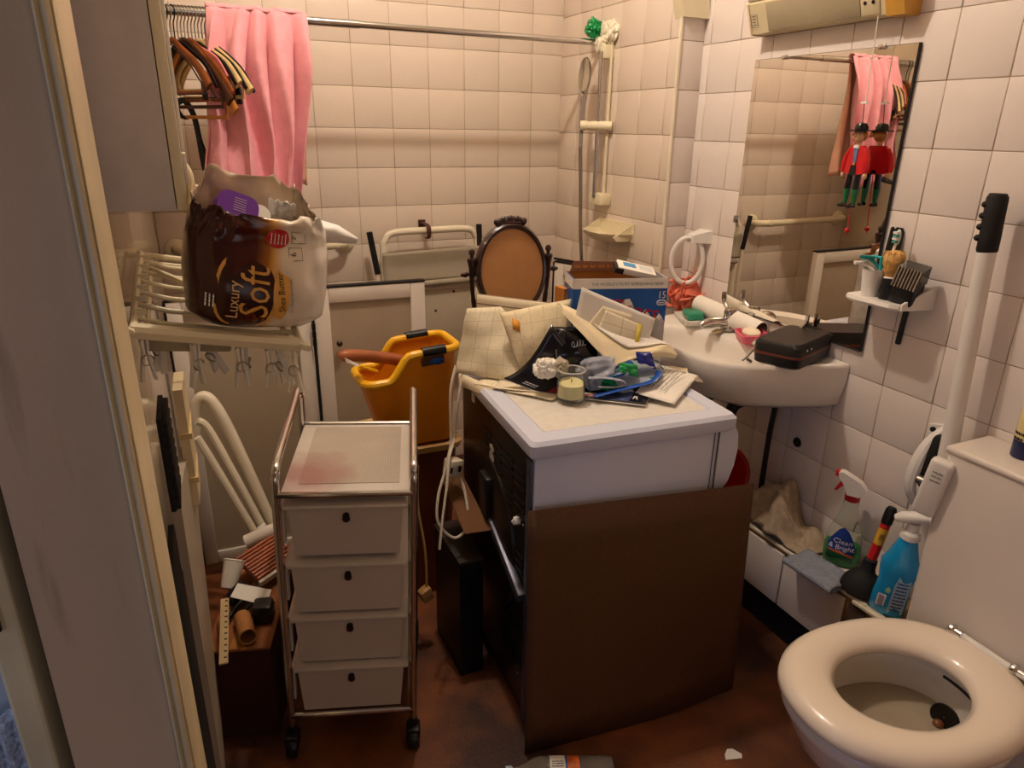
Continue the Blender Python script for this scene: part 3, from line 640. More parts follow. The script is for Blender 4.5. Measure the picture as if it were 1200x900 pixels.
# white board and black shade sheet by the left wall
t = T('white_board', 'tall white board standing edge-on beside the left wall', 'board', (-0.088, 1.40, 0.0))
mb = MB(); mb.loft([[(-0.104, 1.30, 0.03), (-0.092, 1.30, 0.03), (-0.092, 1.60, 0.06), (-0.108, 1.60, 0.06)], [(-0.096, 1.27, 0.88), (-0.082, 1.27, 0.88), (-0.062, 1.60, 0.86), (-0.078, 1.60, 0.86)]])
t.part('face', mb, mat('board_white', '#b0a490', 0.45, var=0.1, scale=6), smooth=False)
mb = MB(); mb.loft([[(-0.076, 1.46, 0.76), (-0.058, 1.46, 0.76), (-0.054, 1.58, 0.76), (-0.074, 1.58, 0.76)], [(-0.076, 1.46, 1.02), (-0.058, 1.46, 1.02), (-0.054, 1.58, 1.02), (-0.074, 1.58, 1.02)]])
t.part('edge_strip', mb, M_arch, smooth=False)
for z in (0.82, 0.92): t.part('tape_band', MB().box((-0.0655, 1.52, z), (0.026, 0.13, 0.012)), mat('yellow_tape', '#c8b27c', 0.5))
t = T('ribbed_mat', 'black ribbed rubber strip standing on top of the white board edge', 'mat', (-0.085, 1.24, 0.90))
t.part('backing', MB().box((-0.088, 1.24, 0.985), (0.008, 0.12, 0.17)), M_blackm)
for k in range(9): t.part('rib', MB().box((-0.081, 1.24, 0.908+k*0.019), (0.010, 0.12, 0.010), bev=0.002), M_blackm)
solo('shade_sheet', 'black sheet standing in for deep shade by the left wall', 'board', MB().box((-0.102, 1.10, 0.42), (0.010, 0.30, 0.84), bev=0.002), mat('shade_black', '#060505', 0.9), (-0.102, 1.10, 0))  # black sheet added as the shade between door frame and white board
t = T('pipe_offcut', 'short rusty pipe end lying low behind the white board', 'pipe', (-0.09, 1.25, 0.0))
t.part('tube', MB().lathe([(0.024, 0), (0.028, 0.0), (0.028, 0.12), (0.022, 0.12), (0.022, 0.0), (0.024, 0)], 16, Matrix.Translation((-0.082, 1.06, 0.0)) @ Euler((R(-12), 0, 0)).to_matrix().to_4x4()), mat('rusty_pipe', '#5f3a26', 0.6, 0.3, var=0.3))
# cream tubular frame leaning below the rack
t = T('tube_frame', 'cream curved tubular frame leaning against the beige shower door', 'tube frame', (0.07, 2.2, 0.1))
t.part('outer_tube', MB().tube(crom([(-0.075, 2.25, 0.60), (-0.055, 2.25, 0.70), (-0.02, 2.24, 0.715), (0.02, 2.22, 0.63), (0.08, 2.18, 0.42), (0.14, 2.13, 0.19), (0.155, 2.10, 0.10)], 6), 0.0185, 12), M_ivory)
t.part('inner_tube', MB().tube(crom([(-0.06, 2.20, 0.66), (-0.03, 2.20, 0.625), (0.03, 2.16, 0.46), (0.085, 2.12, 0.30), (0.095, 2.11, 0.27)], 6), 0.0125, 10), M_ivory)
t.part('inner_tube', MB().tube(crom([(-0.065, 2.14, 0.63), (-0.03, 2.13, 0.54), (0.03, 2.10, 0.38), (0.085, 2.07, 0.23), (0.11, 2.05, 0.15)], 6), 0.0125, 10), M_ivory)
t.part('catch', MB().box((0.090, 2.10, 0.29), (0.03, 0.03, 0.04), (0, R(-25), 0), 0.004), M_white)

# carton of odds and ends behind the trolley
t = T('cardboard_carton', 'red brown cardboard carton on the floor behind the drawer trolley', 'carton', (0.036, 1.79, 0.0))
M_ctn = mat('carton_red', '#3f1512', 0.8, var=0.15)
t.part('walls', MB().box((0.036, 1.79, 0.138), (0.155, 0.46, 0.276), (0, 0, R(-16.5))), M_ctn, smooth=False)
t.part('top', MB().box((0.036, 1.79, 0.279), (0.160, 0.465, 0.006), (0, 0, R(-16.5))), mat('carton_top', '#8a5126', 0.8, var=0.2), smooth=False)
t.part('tape', MB().box((0.036, 1.79, 0.283), (0.04, 0.46, 0.0015), (0, 0, R(-16.5))), mat('parcel_tape', '#a56c2d', 0.3))
ZT = 0.283
t = T('cardboard_tube', 'short brown cardboard tube lying on the carton behind the trolley', 'tube', (-0.005, 1.62, ZT))
mm = Matrix.Translation((-0.005, 1.62, ZT+0.022)) @ Euler((R(84), 0, R(4))).to_matrix().to_4x4()
t.part('roll', MB().lathe([(0.019, -0.05), (0.0215, -0.05), (0.0215, 0.05), (0.019, 0.05), (0.019, -0.05)], 20, mm), M_card)
solo('white_card', 'small white card with a hole lying among the carton clutter', 'card', MB().prism([(-0.048, -0.022), (0.050, -0.022), (0.044, 0.024), (-0.046, 0.020)], 0.002, Matrix.Translation((0.022, 1.70, ZT+0.060)) @ Euler((R(22), R(14), R(-26))).to_matrix().to_4x4()), M_paperw, (0.04, 1.72, ZT+0.05))
t = T('ribbed_wood_mat', 'orange brown ribbed wooden board lying on the carton', 'wooden board', (0.10, 1.84, ZT))
mm = Matrix.Translation((0.075, 1.86, ZT+0.058)) @ Euler((R(16), R(-8), R(28))).to_matrix().to_4x4()
t.part('board', MB().box(mm.translation, (0.13, 0.11, 0.014), mm.to_euler(), 0.004), M_wood)
for k in range(9): t.part('rib', MB().cyl(mm @ Vector((-0.062, -0.048+k*0.012, 0.008)), mm @ Vector((0.062, -0.048+k*0.012, 0.008)), 0.005, n=8), mat('orange_wood', '#9c4a1c', 0.35, var=0.2))
t.part('white_edge', MB().box(mm @ Vector((0.0, -0.059, -0.004)), (0.13, 0.010, 0.020), mm.to_euler(), 0.002), M_frame)
t = T('white_tube', 'white paper tube lying behind the ribbed wooden board', 'tube', (0.06, 1.97, ZT))
t.part('roll', MB().tube([(0.030, 1.96, ZT+0.064), (0.125, 1.95, ZT+0.095)], 0.022, 16), M_frame)
t = T('paper_cup', 'crushed white paper cup on the carton beside the white board', 'cup', (-0.04, 1.80, ZT))
mm = Matrix.Translation((-0.035, 1.81, ZT+0.02)) @ Euler((R(-35), R(25), 0)).to_matrix().to_4x4()
t.part('cup_wall', MB().lathe([(0.020, 0), (0.030, 0.075), (0.028, 0.075), (0.018, 0.003), (0.001, 0.003)], 12, mm), M_frame)
t.part('rim', MB().lathe([(0.0285, 0.073), (0.0315, 0.075), (0.0285, 0.078)], 12, mm), M_frame)
t = T('measuring_rule', 'cream wooden measuring rule with black marks beside the carton', 'ruler', (-0.05, 1.56, 0.2))
a_, b_ = Vector((-0.044, 1.70, 0.345)), Vector((-0.062, 1.45, 0.335)); dd = (b_-a_).normalized(); m0 = frame(a_, dd, Vector((1, 0, 0.0)))
t.part('strip', MB().prism([(0, -0.010), (0.24, -0.010), (0.24, 0.010), (0, 0.010)], 0.004, m0), mat('old_rule', '#b59c70', 0.6))
for k in range(11): t.part('mark', MB().box(m0 @ Vector((0.012+k*0.021, 0.004, 0.0045)), (0.002, 0.006, 0.003), m0.to_euler()), M_ink)
t = T('pliers', 'black handled pliers lying on the carton behind the card', 'tool', (0.0, 1.74, ZT))
for s_ in (-1, 1): t.part('handle', MB().tube(crom([(0.03+0.004*s_, 1.77, ZT+0.022), (0.0+0.018*s_, 1.72, ZT+0.018), (-0.035+0.012*s_, 1.675, ZT+0.014)], 5), 0.007, 8), M_black)
t.part('jaw', MB().tube([(0.03, 1.757, ZT+0.02), (0.055, 1.80, ZT+0.018)], [0.012, 0.005], 8), M_steel)
t = T('black_brush', 'small black scrubbing brush on the carton near the paper cup', 'brush', (-0.02, 1.77, ZT))
t.part('back', MB().box((-0.012, 1.765, ZT+0.035), (0.055, 0.035, 0.016), (0, R(-18), R(40)), 0.005), M_black)
t.part('bristles', MB().box((-0.012, 1.765, ZT+0.015), (0.05, 0.03, 0.028), (0, R(-18), R(40)), 0.002), M_blackm)
t = T('black_case', 'small black case on the carton just behind the trolley post', 'case', (0.045, 1.66, ZT))
t.part('body', MB().box((0.045, 1.66, ZT+0.028), (0.05, 0.05, 0.056), (0, 0, R(-16)), 0.008), M_black)
t.part('seam', MB().box((0.045, 1.66, ZT+0.034), (0.0515, 0.0515, 0.003), (0, 0, R(-16))), M_blackm)

# ------------------------------------------------------------------ drawer trolley
TX, TY = 0.070, 1.475
t = T('drawer_trolley', 'chrome trolley with four white plastic drawers and mesh top', 'trolley', (TX, TY, 0.0), (0, R(2.0), R(-16.5)))
t.o.scale.z = 1.018
WD, DP = 0.305, 0.40
M_draw = mat('white_drawer_plastic', '#cfc4ba', 0.45, var=0.05, scale=5)
for x in (0.0, WD):
    pts = crom([(x, 0, 0.065), (x, 0, 0.40), (x, 0.0, 0.735), (x, 0.012, 0.772), (x, 0.05, 0.795), (x, 0.30, 0.832), (x, 0.37, 0.842), (x, 0.395, 0.818), (x, DP, 0.78), (x, DP, 0.40), (x, DP, 0.065)], 6)
    t.part('side_frame', MB().tube(pts, 0.0098, 12), M_chrome, local=True)
    for yy in (0.0, DP):
        s_ = -1 if x == 0 else 1
        ws_ = t.part('caster', MB().lathe([(0.001, -0.013), (0.026, -0.013), (0.029, -0.008), (0.029, 0.008), (0.026, 0.013), (0.001, 0.013)], 18, frame((x, yy-0.012, 0.030), (0, 1, 0), (0, 0, 1))), M_black, local=True)
        t.part('caster_fork', MB().box((x, yy-0.006, 0.048), (0.036, 0.042, 0.034), bev=0.006), M_black, parent=ws_, local=True)
        t.part('caster_stem', MB().cyl((x, yy, 0.055), (x, yy, 0.085), 0.011, n=10), M_black, parent=ws_, local=True)
for z in (0.733, 0.115):
    t.part('front_bar', MB().cyl((0, -0.003, z), (WD, -0.003, z), 0.0072, n=10), M_chrome, local=True)
    t.part('rear_bar', MB().cyl((0, DP, z), (WD, DP, z), 0.0072, n=10), M_chrome, local=True)
mt = mat('mesh_tray', '#c9c0b4', 0.5, var=0.1, scale=6)
m3 = mat('perforated_mesh', '#b3a898', 0.5, var=0.1, scale=6)
nt = m3.node_tree; N = nt.nodes; L = nt.links; p_ = N['Principled BSDF']
tc = N.new('ShaderNodeTexCoord'); vo = N.new('ShaderNodeTexVoronoi'); vo.inputs['Scale'].default_value = 230; vo.inputs['Randomness'].default_value = 0.0
L.new(tc.outputs['Object'], vo.inputs['Vector']); mr = N.new('ShaderNodeMapRange'); mr.inputs[1].default_value = 0.25; mr.inputs[2].default_value = 0.42
L.new(vo.outputs['Distance'], mr.inputs[0]); mx = N.new('ShaderNodeMix'); mx.data_type = 'RGBA'; mx.inputs[6].default_value = (*C('#4a4038'), 1)
L.new(p_.inputs['Base Color'].links[0].from_socket, mx.inputs[7]); L.new(mr.outputs[0], mx.inputs[0]); L.new(mx.outputs[2], p_.inputs['Base Color'])
for mm_ in (m3, mt):
    nt = mm_.node_tree; N = nt.nodes; L = nt.links; p_ = N['Principled BSDF']
    tc = N.new('ShaderNodeTexCoord'); nn = N.new('ShaderNodeTexNoise'); nn.inputs['Scale'].default_value = 11; L.new(tc.outputs['Object'], nn.inputs['Vector'])
    ds = N.new('ShaderNodeVectorMath'); ds.operation = 'DISTANCE'; ds.inputs[1].default_value = (0.055, 0.105, 0.73); L.new(tc.outputs['Object'], ds.inputs[0])
    ma = N.new('ShaderNodeMath'); ma.operation = 'MULTIPLY_ADD'; ma.inputs[1].default_value = 0.12; L.new(nn.outputs['Fac'], ma.inputs[0]); L.new(ds.outputs['Value'], ma.inputs[2])
    rr_ = N.new('ShaderNodeMapRange'); rr_.inputs[1].default_value = 0.10; rr_.inputs[2].default_value = 0.185; rr_.inputs[3].default_value = 0.65; rr_.inputs[4].default_value = 0.0; L.new(ma.outputs[0], rr_.inputs[0])
    mx = N.new('ShaderNodeMix'); mx.data_type = 'RGBA'; L.new(rr_.outputs[0], mx.inputs[0]); L.new(p_.inputs['Base Color'].links[0].from_socket, mx.inputs[6]); mx.inputs[7].default_value = (*C('#8f4a48'), 1); L.new(mx.outputs[2], p_.inputs['Base Color'])
t.part('top_tray', MB().box((WD/2, DP/2, 0.727), (WD-0.016, DP-0.006, 0.010), bev=0.003), mt, local=True)
t.part('mesh_insert', MB().box((WD/2+0.005, DP/2+0.012, 0.7325), (WD-0.075, DP-0.075, 0.002)), m3, local=True)
for i, zt in enumerate((0.708, 0.556, 0.408, 0.262)):
    dz_ = 0.137; yf = -0.004 - 0.004*(i % 2)
    def ring(s_, z, dy=0): return [(WD/2 + sx_*(WD/2-0.020)*s_, yf + dy if sy_ < 0 else DP-0.02, z) for sx_, sy_ in ((-1, -1), (1, -1), (1, 1), (-1, 1))]
    d = t.part('drawer', MB().loft([ring(0.905, zt-dz_, 0.012), ring(0.97, zt-0.006), ring(0.965, zt-0.006, 0.004), ring(0.895, zt-dz_+0.004, 0.016)], True, True), M_draw, local=True, smooth=False)
    t.part('rim', MB().box((WD/2, DP/2-0.018, zt-0.004), (WD-0.026, DP-0.01, 0.009), bev=0.003), M_draw, parent=d, local=True)
    t.part('pull_hole', MB().tube([(WD/2, yf-0.003, zt-0.028), (WD/2, yf+0.01, zt-0.028)], 0.0075, 12), M_black, parent=d, local=True)
    t.part('pull_stud', MB().tube([(WD/2, yf-0.002, zt-0.037), (WD/2, yf+0.01, zt-0.037)], [0.0085, 0.0085], 12), M_dkwood, parent=d, local=True)
    for x in (0.010, WD-0.010):
        t.part('runner', MB().box((x, DP/2, zt-0.013), (0.010, DP-0.01, 0.008)), M_steel, local=True)
        t.part('runner_strip', MB().box((x, 0.02, zt-0.065), (0.006, 0.02, 0.085), bev=0.002), M_draw, local=True)

# ------------------------------------------------------------------ yellow tub on a brown bin
t = T('storage_bin', 'terracotta brown plastic bin with cream rim under the yellow tub', 'bin', (0.555, 2.08, 0.0))
M_bin = mat('brown_bin', '#7a3f1e', 0.45); cx, cy = 0.560, 2.075
rg = lambda a, b, z, r=0.05: [(cx+x, cy+y, z) for x, y in rrect(a, b, r, 5)]
t.part('body', MB().loft([rg(0.24, 0.22, 0.0), rg(0.29, 0.27, 0.555), rg(0.28, 0.26, 0.555), rg(0.23, 0.21, 0.01)], True, True), M_bin)
t.part('rim', MB().loft([rg(0.285, 0.265, 0.55), rg(0.315, 0.295, 0.553), rg(0.318, 0.298, 0.572), rg(0.30, 0.28, 0.577), rg(0.275, 0.255, 0.57)], False, False), mat('bin_rim', '#c79a5e', 0.4))
t = T('yellow_tub', 'yellow plastic carry tub with black grip handles on the brown bin', 'tub', (0.54, 2.06, 0.6))
M_yel = mat('yellow_tub_plastic', '#e38d12', 0.4, var=0.06); M_yel2 = mat('yellow_rim_plastic', '#efb515', 0.35, var=0.05)
cx, cy = 0.552, 2.010
def tz(x): q = max(0, min(1, (x-(cx-0.075))/0.07)); q = q*q*(3-2*q); return 0.815 + 0.072*q + 0.06*(x-cx)
def crom_rr(a, b):
    base = rrect(a, b, 0.035, 5); out = []
    for i, p_ in enumerate(base):
        q_ = base[(i+1) % len(base)]; dd = math.hypot(q_[0]-p_[0], q_[1]-p_[1]); k_ = max(1, int(dd/0.012))
        out += [(p_[0]+(q_[0]-p_[0])*j/k_, p_[1]+(q_[1]-p_[1])*j/k_) for j in range(k_)] if dd > 0.02 else [p_]
    return out
NB = crom_rr(0.29, 0.17)
def sc_ring(sx_, sy_, z, top=False, dz=0, dx=0.0): return [(cx+dx+x*sx_, cy+y*sy_, (tz(cx+x)+dz) if top else z) for x, y in NB]
t.part('body', MB().loft([sc_ring(0.72, 0.74, 0.582, dx=0.022), sc_ring(0.76, 0.78, 0.592, dx=0.022), sc_ring(1, 1, 0, True, -0.012), sc_ring(0.98, 0.97, 0, True, -0.012), sc_ring(0.70, 0.72, 0.60, dx=0.022)], True, True), M_yel)
t.part('rim', MB().tube([Vector(p) for p in sc_ring(1.02, 1.03, 0, True, -0.004)] + [Vector(sc_ring(1.02, 1.03, 0, True, -0.004)[0])], 0.0125, 10), M_yel2)
for yy in (cy-0.090, cy+0.090):
    t.part('grip', MB().tube([(cx+0.028, yy, tz(cx+0.028)), (cx+0.10, yy, tz(cx+0.10))], 0.0155, 12), M_black)
t.part('handle_slot', MB().box((cx+0.062, cy-0.083, 0.858), (0.072, 0.014, 0.026), (0, R(-4), 0), 0.003), mat('slot_shade', '#54341c', 0.7))  # dark brown box paints the shade inside the handle slot
t.part('slot_contents', crumple((cx+0.075, cy-0.090, 0.858), 0.010, 2, (2.0, 0.5, 1.0), 0.8, 3), M_blue, ang=0.9)
solo('wooden_stick', 'thick brown wooden handle poking left out of the yellow tub', 'stick', MB().tube(crom([(0.348, 1.97, 0.885), (0.368, 1.97, 0.890), (0.45, 1.985, 0.872), (0.53, 2.0, 0.846), (0.60, 2.015, 0.808)], 5), [0.012] + [0.0185]*20, 12), mat('stick_wood', '#96542f', 0.4, var=0.2, scale=15), (0.47, 2.05, 0.85))
t = T('bristle_brush', 'yellow handled brush with thin white bristles beside the wooden handle', 'brush', (0.44, 2.0, 0.83))
t.part('stem', MB().tube([(0.395, 1.945, 0.862), (0.455, 1.975, 0.828)], 0.0055, 8), M_yel2)
for q in (-1, 0, 1): t.part('bristle', MB().tube([(0.397, 1.945+q*0.003, 0.862+q*0.002), (0.355, 1.93+q*0.006, 0.890+q*0.003)], 0.0012, 5), M_whiteink)

# white flex with plugs hanging from the dryer's back corner
t = T('power_cable', 'looped white power cable with adaptor plug beside the dryer', 'cable', (0.58, 1.72, 0.6))
M_flex = mat('white_flex', '#d5c9b4', 0.45)
t.part('flex', MB().tube(crom([(0.622, 1.74, 0.90), (0.598, 1.72, 0.83), (0.590, 1.70, 0.70), (0.575, 1.68, 0.655), (0.555, 1.66, 0.615), (0.525, 1.63, 0.56), (0.515, 1.60, 0.50), (0.555, 1.58, 0.455), (0.60, 1.60, 0.48), (0.612, 1.66, 0.56), (0.590, 1.70, 0.63)], 8), 0.0042, 8), M_flex)
t.part('flex', MB().tube(crom([(0.632, 1.72, 0.88), (0.612, 1.70, 0.80), (0.600, 1.70, 0.70), (0.570, 1.66, 0.66), (0.548, 1.62, 0.60), (0.520, 1.58, 0.52), (0.50, 1.55, 0.45)], 8), 0.0038, 8), M_flex)
a = t.part('adaptor', MB().box((0.588, 1.68, 0.620), (0.045, 0.04, 0.05), (0, R(12), R(20)), 0.006), M_flex)
for q in (-0.012, 0.012): t.part('adaptor_hole', MB().box((0.588+q, 1.658, 0.622), (0.007, 0.006, 0.016), (0, R(12), R(20))), M_black, parent=a)
t.part('pin', MB().cyl((0.552, 1.655, 0.596), (0.572, 1.665, 0.60), 0.003, n=6), M_chrome)
t = T('hanging_plug', 'beige plug hanging on its own flex beside the trolley', 'plug', (0.50, 1.70, 0.2))
t.part('body', MB().box((0.508, 1.72, 0.188), (0.038, 0.03, 0.045), (0, R(-20), R(15)), 0.006), mat('beige_plug', '#b98d52', 0.45))
t.part('flex', MB().tube(crom([(0.512, 1.72, 0.21), (0.516, 1.74, 0.33), (0.51, 1.78, 0.46), (0.52, 1.80, 0.58)], 6), 0.004, 8), MC['beige_plug'])
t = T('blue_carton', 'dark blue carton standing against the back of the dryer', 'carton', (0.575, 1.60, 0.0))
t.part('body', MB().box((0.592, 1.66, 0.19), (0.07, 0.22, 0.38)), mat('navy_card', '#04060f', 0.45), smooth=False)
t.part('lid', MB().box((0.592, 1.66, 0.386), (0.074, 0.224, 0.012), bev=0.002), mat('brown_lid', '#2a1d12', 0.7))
t = T('card_strip', 'brown cardboard flap wedged above the dark blue carton', 'card', (0.58, 1.66, 0.5))
t.part('sheet', MB().prism([(0, 0), (0.20, -0.02), (0.22, 0.05), (0.02, 0.06)], 0.004, frame((0.572, 1.74, 0.56), (0.1, -0.75, -0.35), (0.9, 0.1, 0.15))), mat('dark_card', '#6b4526', 0.85), smooth=False)

# ------------------------------------------------------------------ tumble dryer and the things on it
DL, DR = Vector((0.652, 1.298, 0)), R(-4)
t = T('tumble_dryer', 'white tumble dryer with dark vented back, seen from its side', 'dryer', DL, (0, 0, DR))
DM = Matrix.Translation(DL) @ Euler((0, 0, DR)).to_matrix().to_4x4()
M_dry = M_whitem; M_dark = mat('dark_back_sheet', '#2e2722', 0.35, 0.6, var=0.25, scale=4)
t.part('side_panel', MB().box((0.255, 0.010, 0.415), (0.505, 0.020, 0.79), bev=0.003), M_dry, local=True)
t.part('side_panel', MB().box((0.255, 0.585, 0.415), (0.505, 0.020, 0.79), bev=0.003), M_dry, local=True)
t.part('inner_body', MB().box((0.26, 0.30, 0.415), (0.48, 0.55, 0.77)), M_dark, local=True)
bp = t.part('back_panel', MB().box((0.006, 0.30, 0.415), (0.012, 0.56, 0.79), bev=0.002), M_dark, local=True)
t.part('corner_post', MB().box((0.004, 0.022, 0.40), (0.018, 0.030, 0.79), bev=0.002), mat('grey_blue_steel', '#5d6273', 0.4, 0.7, var=0.1), local=True)
t.part('base', MB().box((0.27, 0.30, 0.014), (0.52, 0.57, 0.028)), M_blackm, local=True)
for zc, n_ in ((0.735, 3), (0.655, 3), (0.50, 3), (0.30, 3), (0.20, 3)):
    for c_ in range(4 if zc > 0.6 else 2):
        for k in range(n_):
            t.part('vent_slot', MB().box((-0.0012, 0.085 + c_*0.085, zc - k*0.022), (0.005, 0.066, 0.008), bev=0.001), M_black, parent=bp, local=True)
t.part('drum_bulge', MB().lathe([(0.23, 0.0), (0.225, 0.008), (0.20, 0.014), (0.14, 0.016), (0.001, 0.016)], 36, frame((0.001, 0.33, 0.44), (0, -1, 0), (0, 0, 1))), M_dark, local=True)
t.part('duct_bar', MB().box((-0.012, 0.17, 0.455), (0.022, 0.30, 0.030), (R(20), 0, 0), 0.004), mat('grey_steel', '#6a6a78', 0.4, 0.6), local=True)
t.part('terminal_box', MB().box((-0.016, 0.30, 0.56), (0.03, 0.07, 0.13), bev=0.010), M_black, local=True)
for y_, z_, w_, h_ in ((0.30, 0.68, 0.030, 0.060), (0.47, 0.79, 0.022, 0.034)):
    lb = t.part('rating_label', MB().box((-0.0015, y_, z_), (0.003, w_, h_)), M_paperw, local=True)
    mm = frame((-0.0035, y_, z_), (0, -1, 0), (0, 0, 1))
    t.part('print', bars(MB(), 5, w_*0.7, 0.002, h_*0.15, onm(mm)), M_ink, parent=lb, local=True)
for y_, z_ in ((0.055, 0.60), (0.055, 0.42), (0.10, 0.25), (0.07, 0.13), (0.2, 0.36)):
    t.part('screw', MB().sph((-0.002, y_, z_), 0.0045, (0.5, 1, 1), 8), M_chrome, local=True)
t.part('foam_tuft', crumple((-0.010, 0.08, 0.60), 0.010, 6, (1, 1, 1), 0.9, 3), M_whiteink, local=True)
# worktop with raised lip
def wr_(x0, x1, y0, y1, z): return [(x0, y0, z), (x1, y0, z), (x1, y1, z), (x0, y1, z)]
def rr3(x0, x1, y0, y1, z, r): return [((x0+x1)/2 + a, (y0+y1)/2 + b, z) for a, b in rrect(x1-x0, y1-y0, r, 4)]
top = t.part('worktop', MB().loft([rr3(-0.010, 0.545, -0.012, 0.60, 0.810, 0.012), rr3(-0.014, 0.549, -0.016, 0.604, 0.816, 0.014), rr3(-0.014, 0.549, -0.016, 0.604, 0.843, 0.014), rr3(-0.006, 0.541, -0.008, 0.596, 0.852, 0.014), rr3(0.035, 0.505, 0.040, 0.558, 0.8525, 0.008), rr3(0.040, 0.500, 0.045, 0.553, 0.8475, 0.008)], True, True), M_dry, local=True)
t.part('top_insert', MB().prism(rrect(0.455, 0.503, 0.006), 0.0025, Matrix.Translation((0.270, 0.299, 0.8470))), mat('cream_insert', '#dfdad0', 0.4, var=0.05, scale=40, bump=0.1, bscale=200), parent=top, local=True)
# curved front on the right
prof = [(0.507, 0.03), (0.540, 0.03), (0.545, 0.62), (0.540, 0.640), (0.552, 0.655), (0.566, 0.70), (0.571, 0.745), (0.567, 0.79), (0.556, 0.810), (0.507, 0.810)]
t.part('front_panel', MB().loft([[(x, y, z) for x, z in prof] for y in (0.0, 0.595)], True, True), M_dry, local=True)
t.part('front_seam', MB().box((0.506, -0.001, 0.42), (0.003, 0.006, 0.78)), mat('seam_grey', '#6d6a68', 0.6), local=True)
t.part('side_seam', MB().box((0.494, -0.0008, 0.72), (0.0018, 0.003, 0.18)), MC['seam_grey'], local=True)

# hardboard sheet leaning on the dryer
mb = MB()
bl, br_, tl, tr = Vector((0.612, 1.225, 0.0)), Vector((1.235, 1.165, 0.035)), Vector((0.627, 1.270, 0.690)), Vector((1.258, 1.222, 0.655))
def hb(u, v):
    p = (bl*(1-u)+br_*u)*(1-v) + (tl*(1-u)+tr*u)*v
    p.z += (1-v)*(-0.035*u*(1-u) - 0.012*sin(pi*u)) if v < 1 else 0
    p.z = max(p.z, 0.0015); return p
mb.grid(hb, 20, 8)
solo('hardboard_sheet', 'large brown hardboard sheet leaning on the white dryer side', 'board', mb, M_hard, (0.93, 1.2, 0), solid=0.004, ang=3)

# ---- on the worktop
def sheet(c00, c10, c01, c11, bulge=0.0, wav=0.0, nu=16, nv=12, seed=0, curl=0.0):
    a, b, c, d = map(Vector, (c00, c10, c01, c11)); n = (b-a).cross(c-a).normalized()
    def f(u, v):
        p = (a*(1-u)+b*u)*(1-v) + (c*(1-u)+d*u)*v
        return p + n*(bulge*sin(pi*u)*sin(pi*v) + wav*nz(u*3+seed, v*3, seed) + curl*(u*u))
    return MB().grid(f, nu, nv)
def ruled(name, base, nx, ny, lw=0.05, ink='#8d7a62', marks=0.0):
    """printed planner paper: ruled lines and handwriting over cream, in the sheet's own coordinates"""
    m = mat(name, base, 0.8, var=0.05, scale=12); nt = m.node_tree; N = nt.nodes; L = nt.links; p_ = N['Principled BSDF']
    uv = N.new('ShaderNodeUVMap'); br = N.new('ShaderNodeTexBrick'); br.offset = 0.0; br.inputs['Scale'].default_value = 1.0
    br.inputs['Brick Width'].default_value = 1.0/nx; br.inputs['Row Height'].default_value = 1.0/ny; br.inputs['Mortar Size'].default_value = lw/nx*0.5
    br.inputs['Mortar Smooth'].default_value = 0.2
    L.new(uv.outputs[0], br.inputs['Vector']); mx = N.new('ShaderNodeMix'); mx.data_type = 'RGBA'
    L.new(br.outputs['Fac'], mx.inputs[0]); L.new(p_.inputs['Base Color'].links[0].from_socket, mx.inputs[6]); mx.inputs[7].default_value = (*C(ink), 1)
    src = mx.outputs[2]
    if marks > 0:
        mp = N.new('ShaderNodeMapping'); mp.inputs['Scale'].default_value = (nx*9, ny*3, 1); L.new(uv.outputs[0], mp.inputs[0])
        n2 = N.new('ShaderNodeTexNoise'); n2.inputs['Scale'].default_value = 1; n2.inputs['Detail'].default_value = 2; L.new(mp.outputs[0], n2.inputs['Vector'])
        m2 = N.new('ShaderNodeMapRange'); m2.inputs[1].default_value = 0.62; m2.inputs[2].default_value = 0.70; m2.inputs[4].default_value = marks; L.new(n2.outputs['Fac'], m2.inputs[0])
        m4 = N.new('ShaderNodeMix'); m4.data_type = 'RGBA'; L.new(m2.outputs[0], m4.inputs[0]); L.new(src, m4.inputs[6]); m4.inputs[7].default_value = (*C('#5a4a48'), 1); src = m4.outputs[2]
    L.new(src, p_.inputs['Base Color']); return m
PT = 0.0009
solo('card_sheet', 'plain cream card sheet standing against the oval mirror', 'paper', sheet((0.700, 1.790, 0.860), (0.925, 1.655, 0.862), (0.704, 1.795, 1.085), (0.930, 1.665, 1.062), 0.01), ruled('card_lines', '#e2d3b4', 1, 8, 0.02), (0.9, 1.72, 0.86), solid=PT, ang=3)
solo('planner_sheet', 'big ruled planner sheet drooping over the dryer back edge', 'paper', sheet((0.628, 1.77, 0.868), (0.800, 1.60, 0.864), (0.668, 1.775, 1.050), (0.87, 1.735, 1.052), 0.012, 0.012, seed=3), ruled('planner_lines', '#e6dabd', 5, 5, 0.022, '#a8977c', marks=0.35), (0.73, 1.7, 0.86), solid=PT, ang=3)
solo('planner_sheet', 'curled ruled planner sheet with orange marks behind the black bag', 'paper', sheet((0.770, 1.640, 0.900), (0.880, 1.600, 0.895), (0.735, 1.70, 1.048), (0.945, 1.680, 1.075), 0.020, 0.008, seed=8), ruled('planner_lines_tan', '#dfcfab', 5, 4, 0.022, '#a08c6c', marks=0.4), (0.84, 1.62, 0.87), solid=PT, ang=3)
pl = lambda u, v: Vector((0.770, 1.640, 0.900))*(1-u)*(1-v) + Vector((0.880, 1.600, 0.895))*u*(1-v) + Vector((0.735, 1.70, 1.048))*(1-u)*v + Vector((0.945, 1.680, 1.075))*u*v + Vector((0.2, -0.9, 0.35))*(0.006 + 0.021*sin(pi*u)*sin(pi*v))
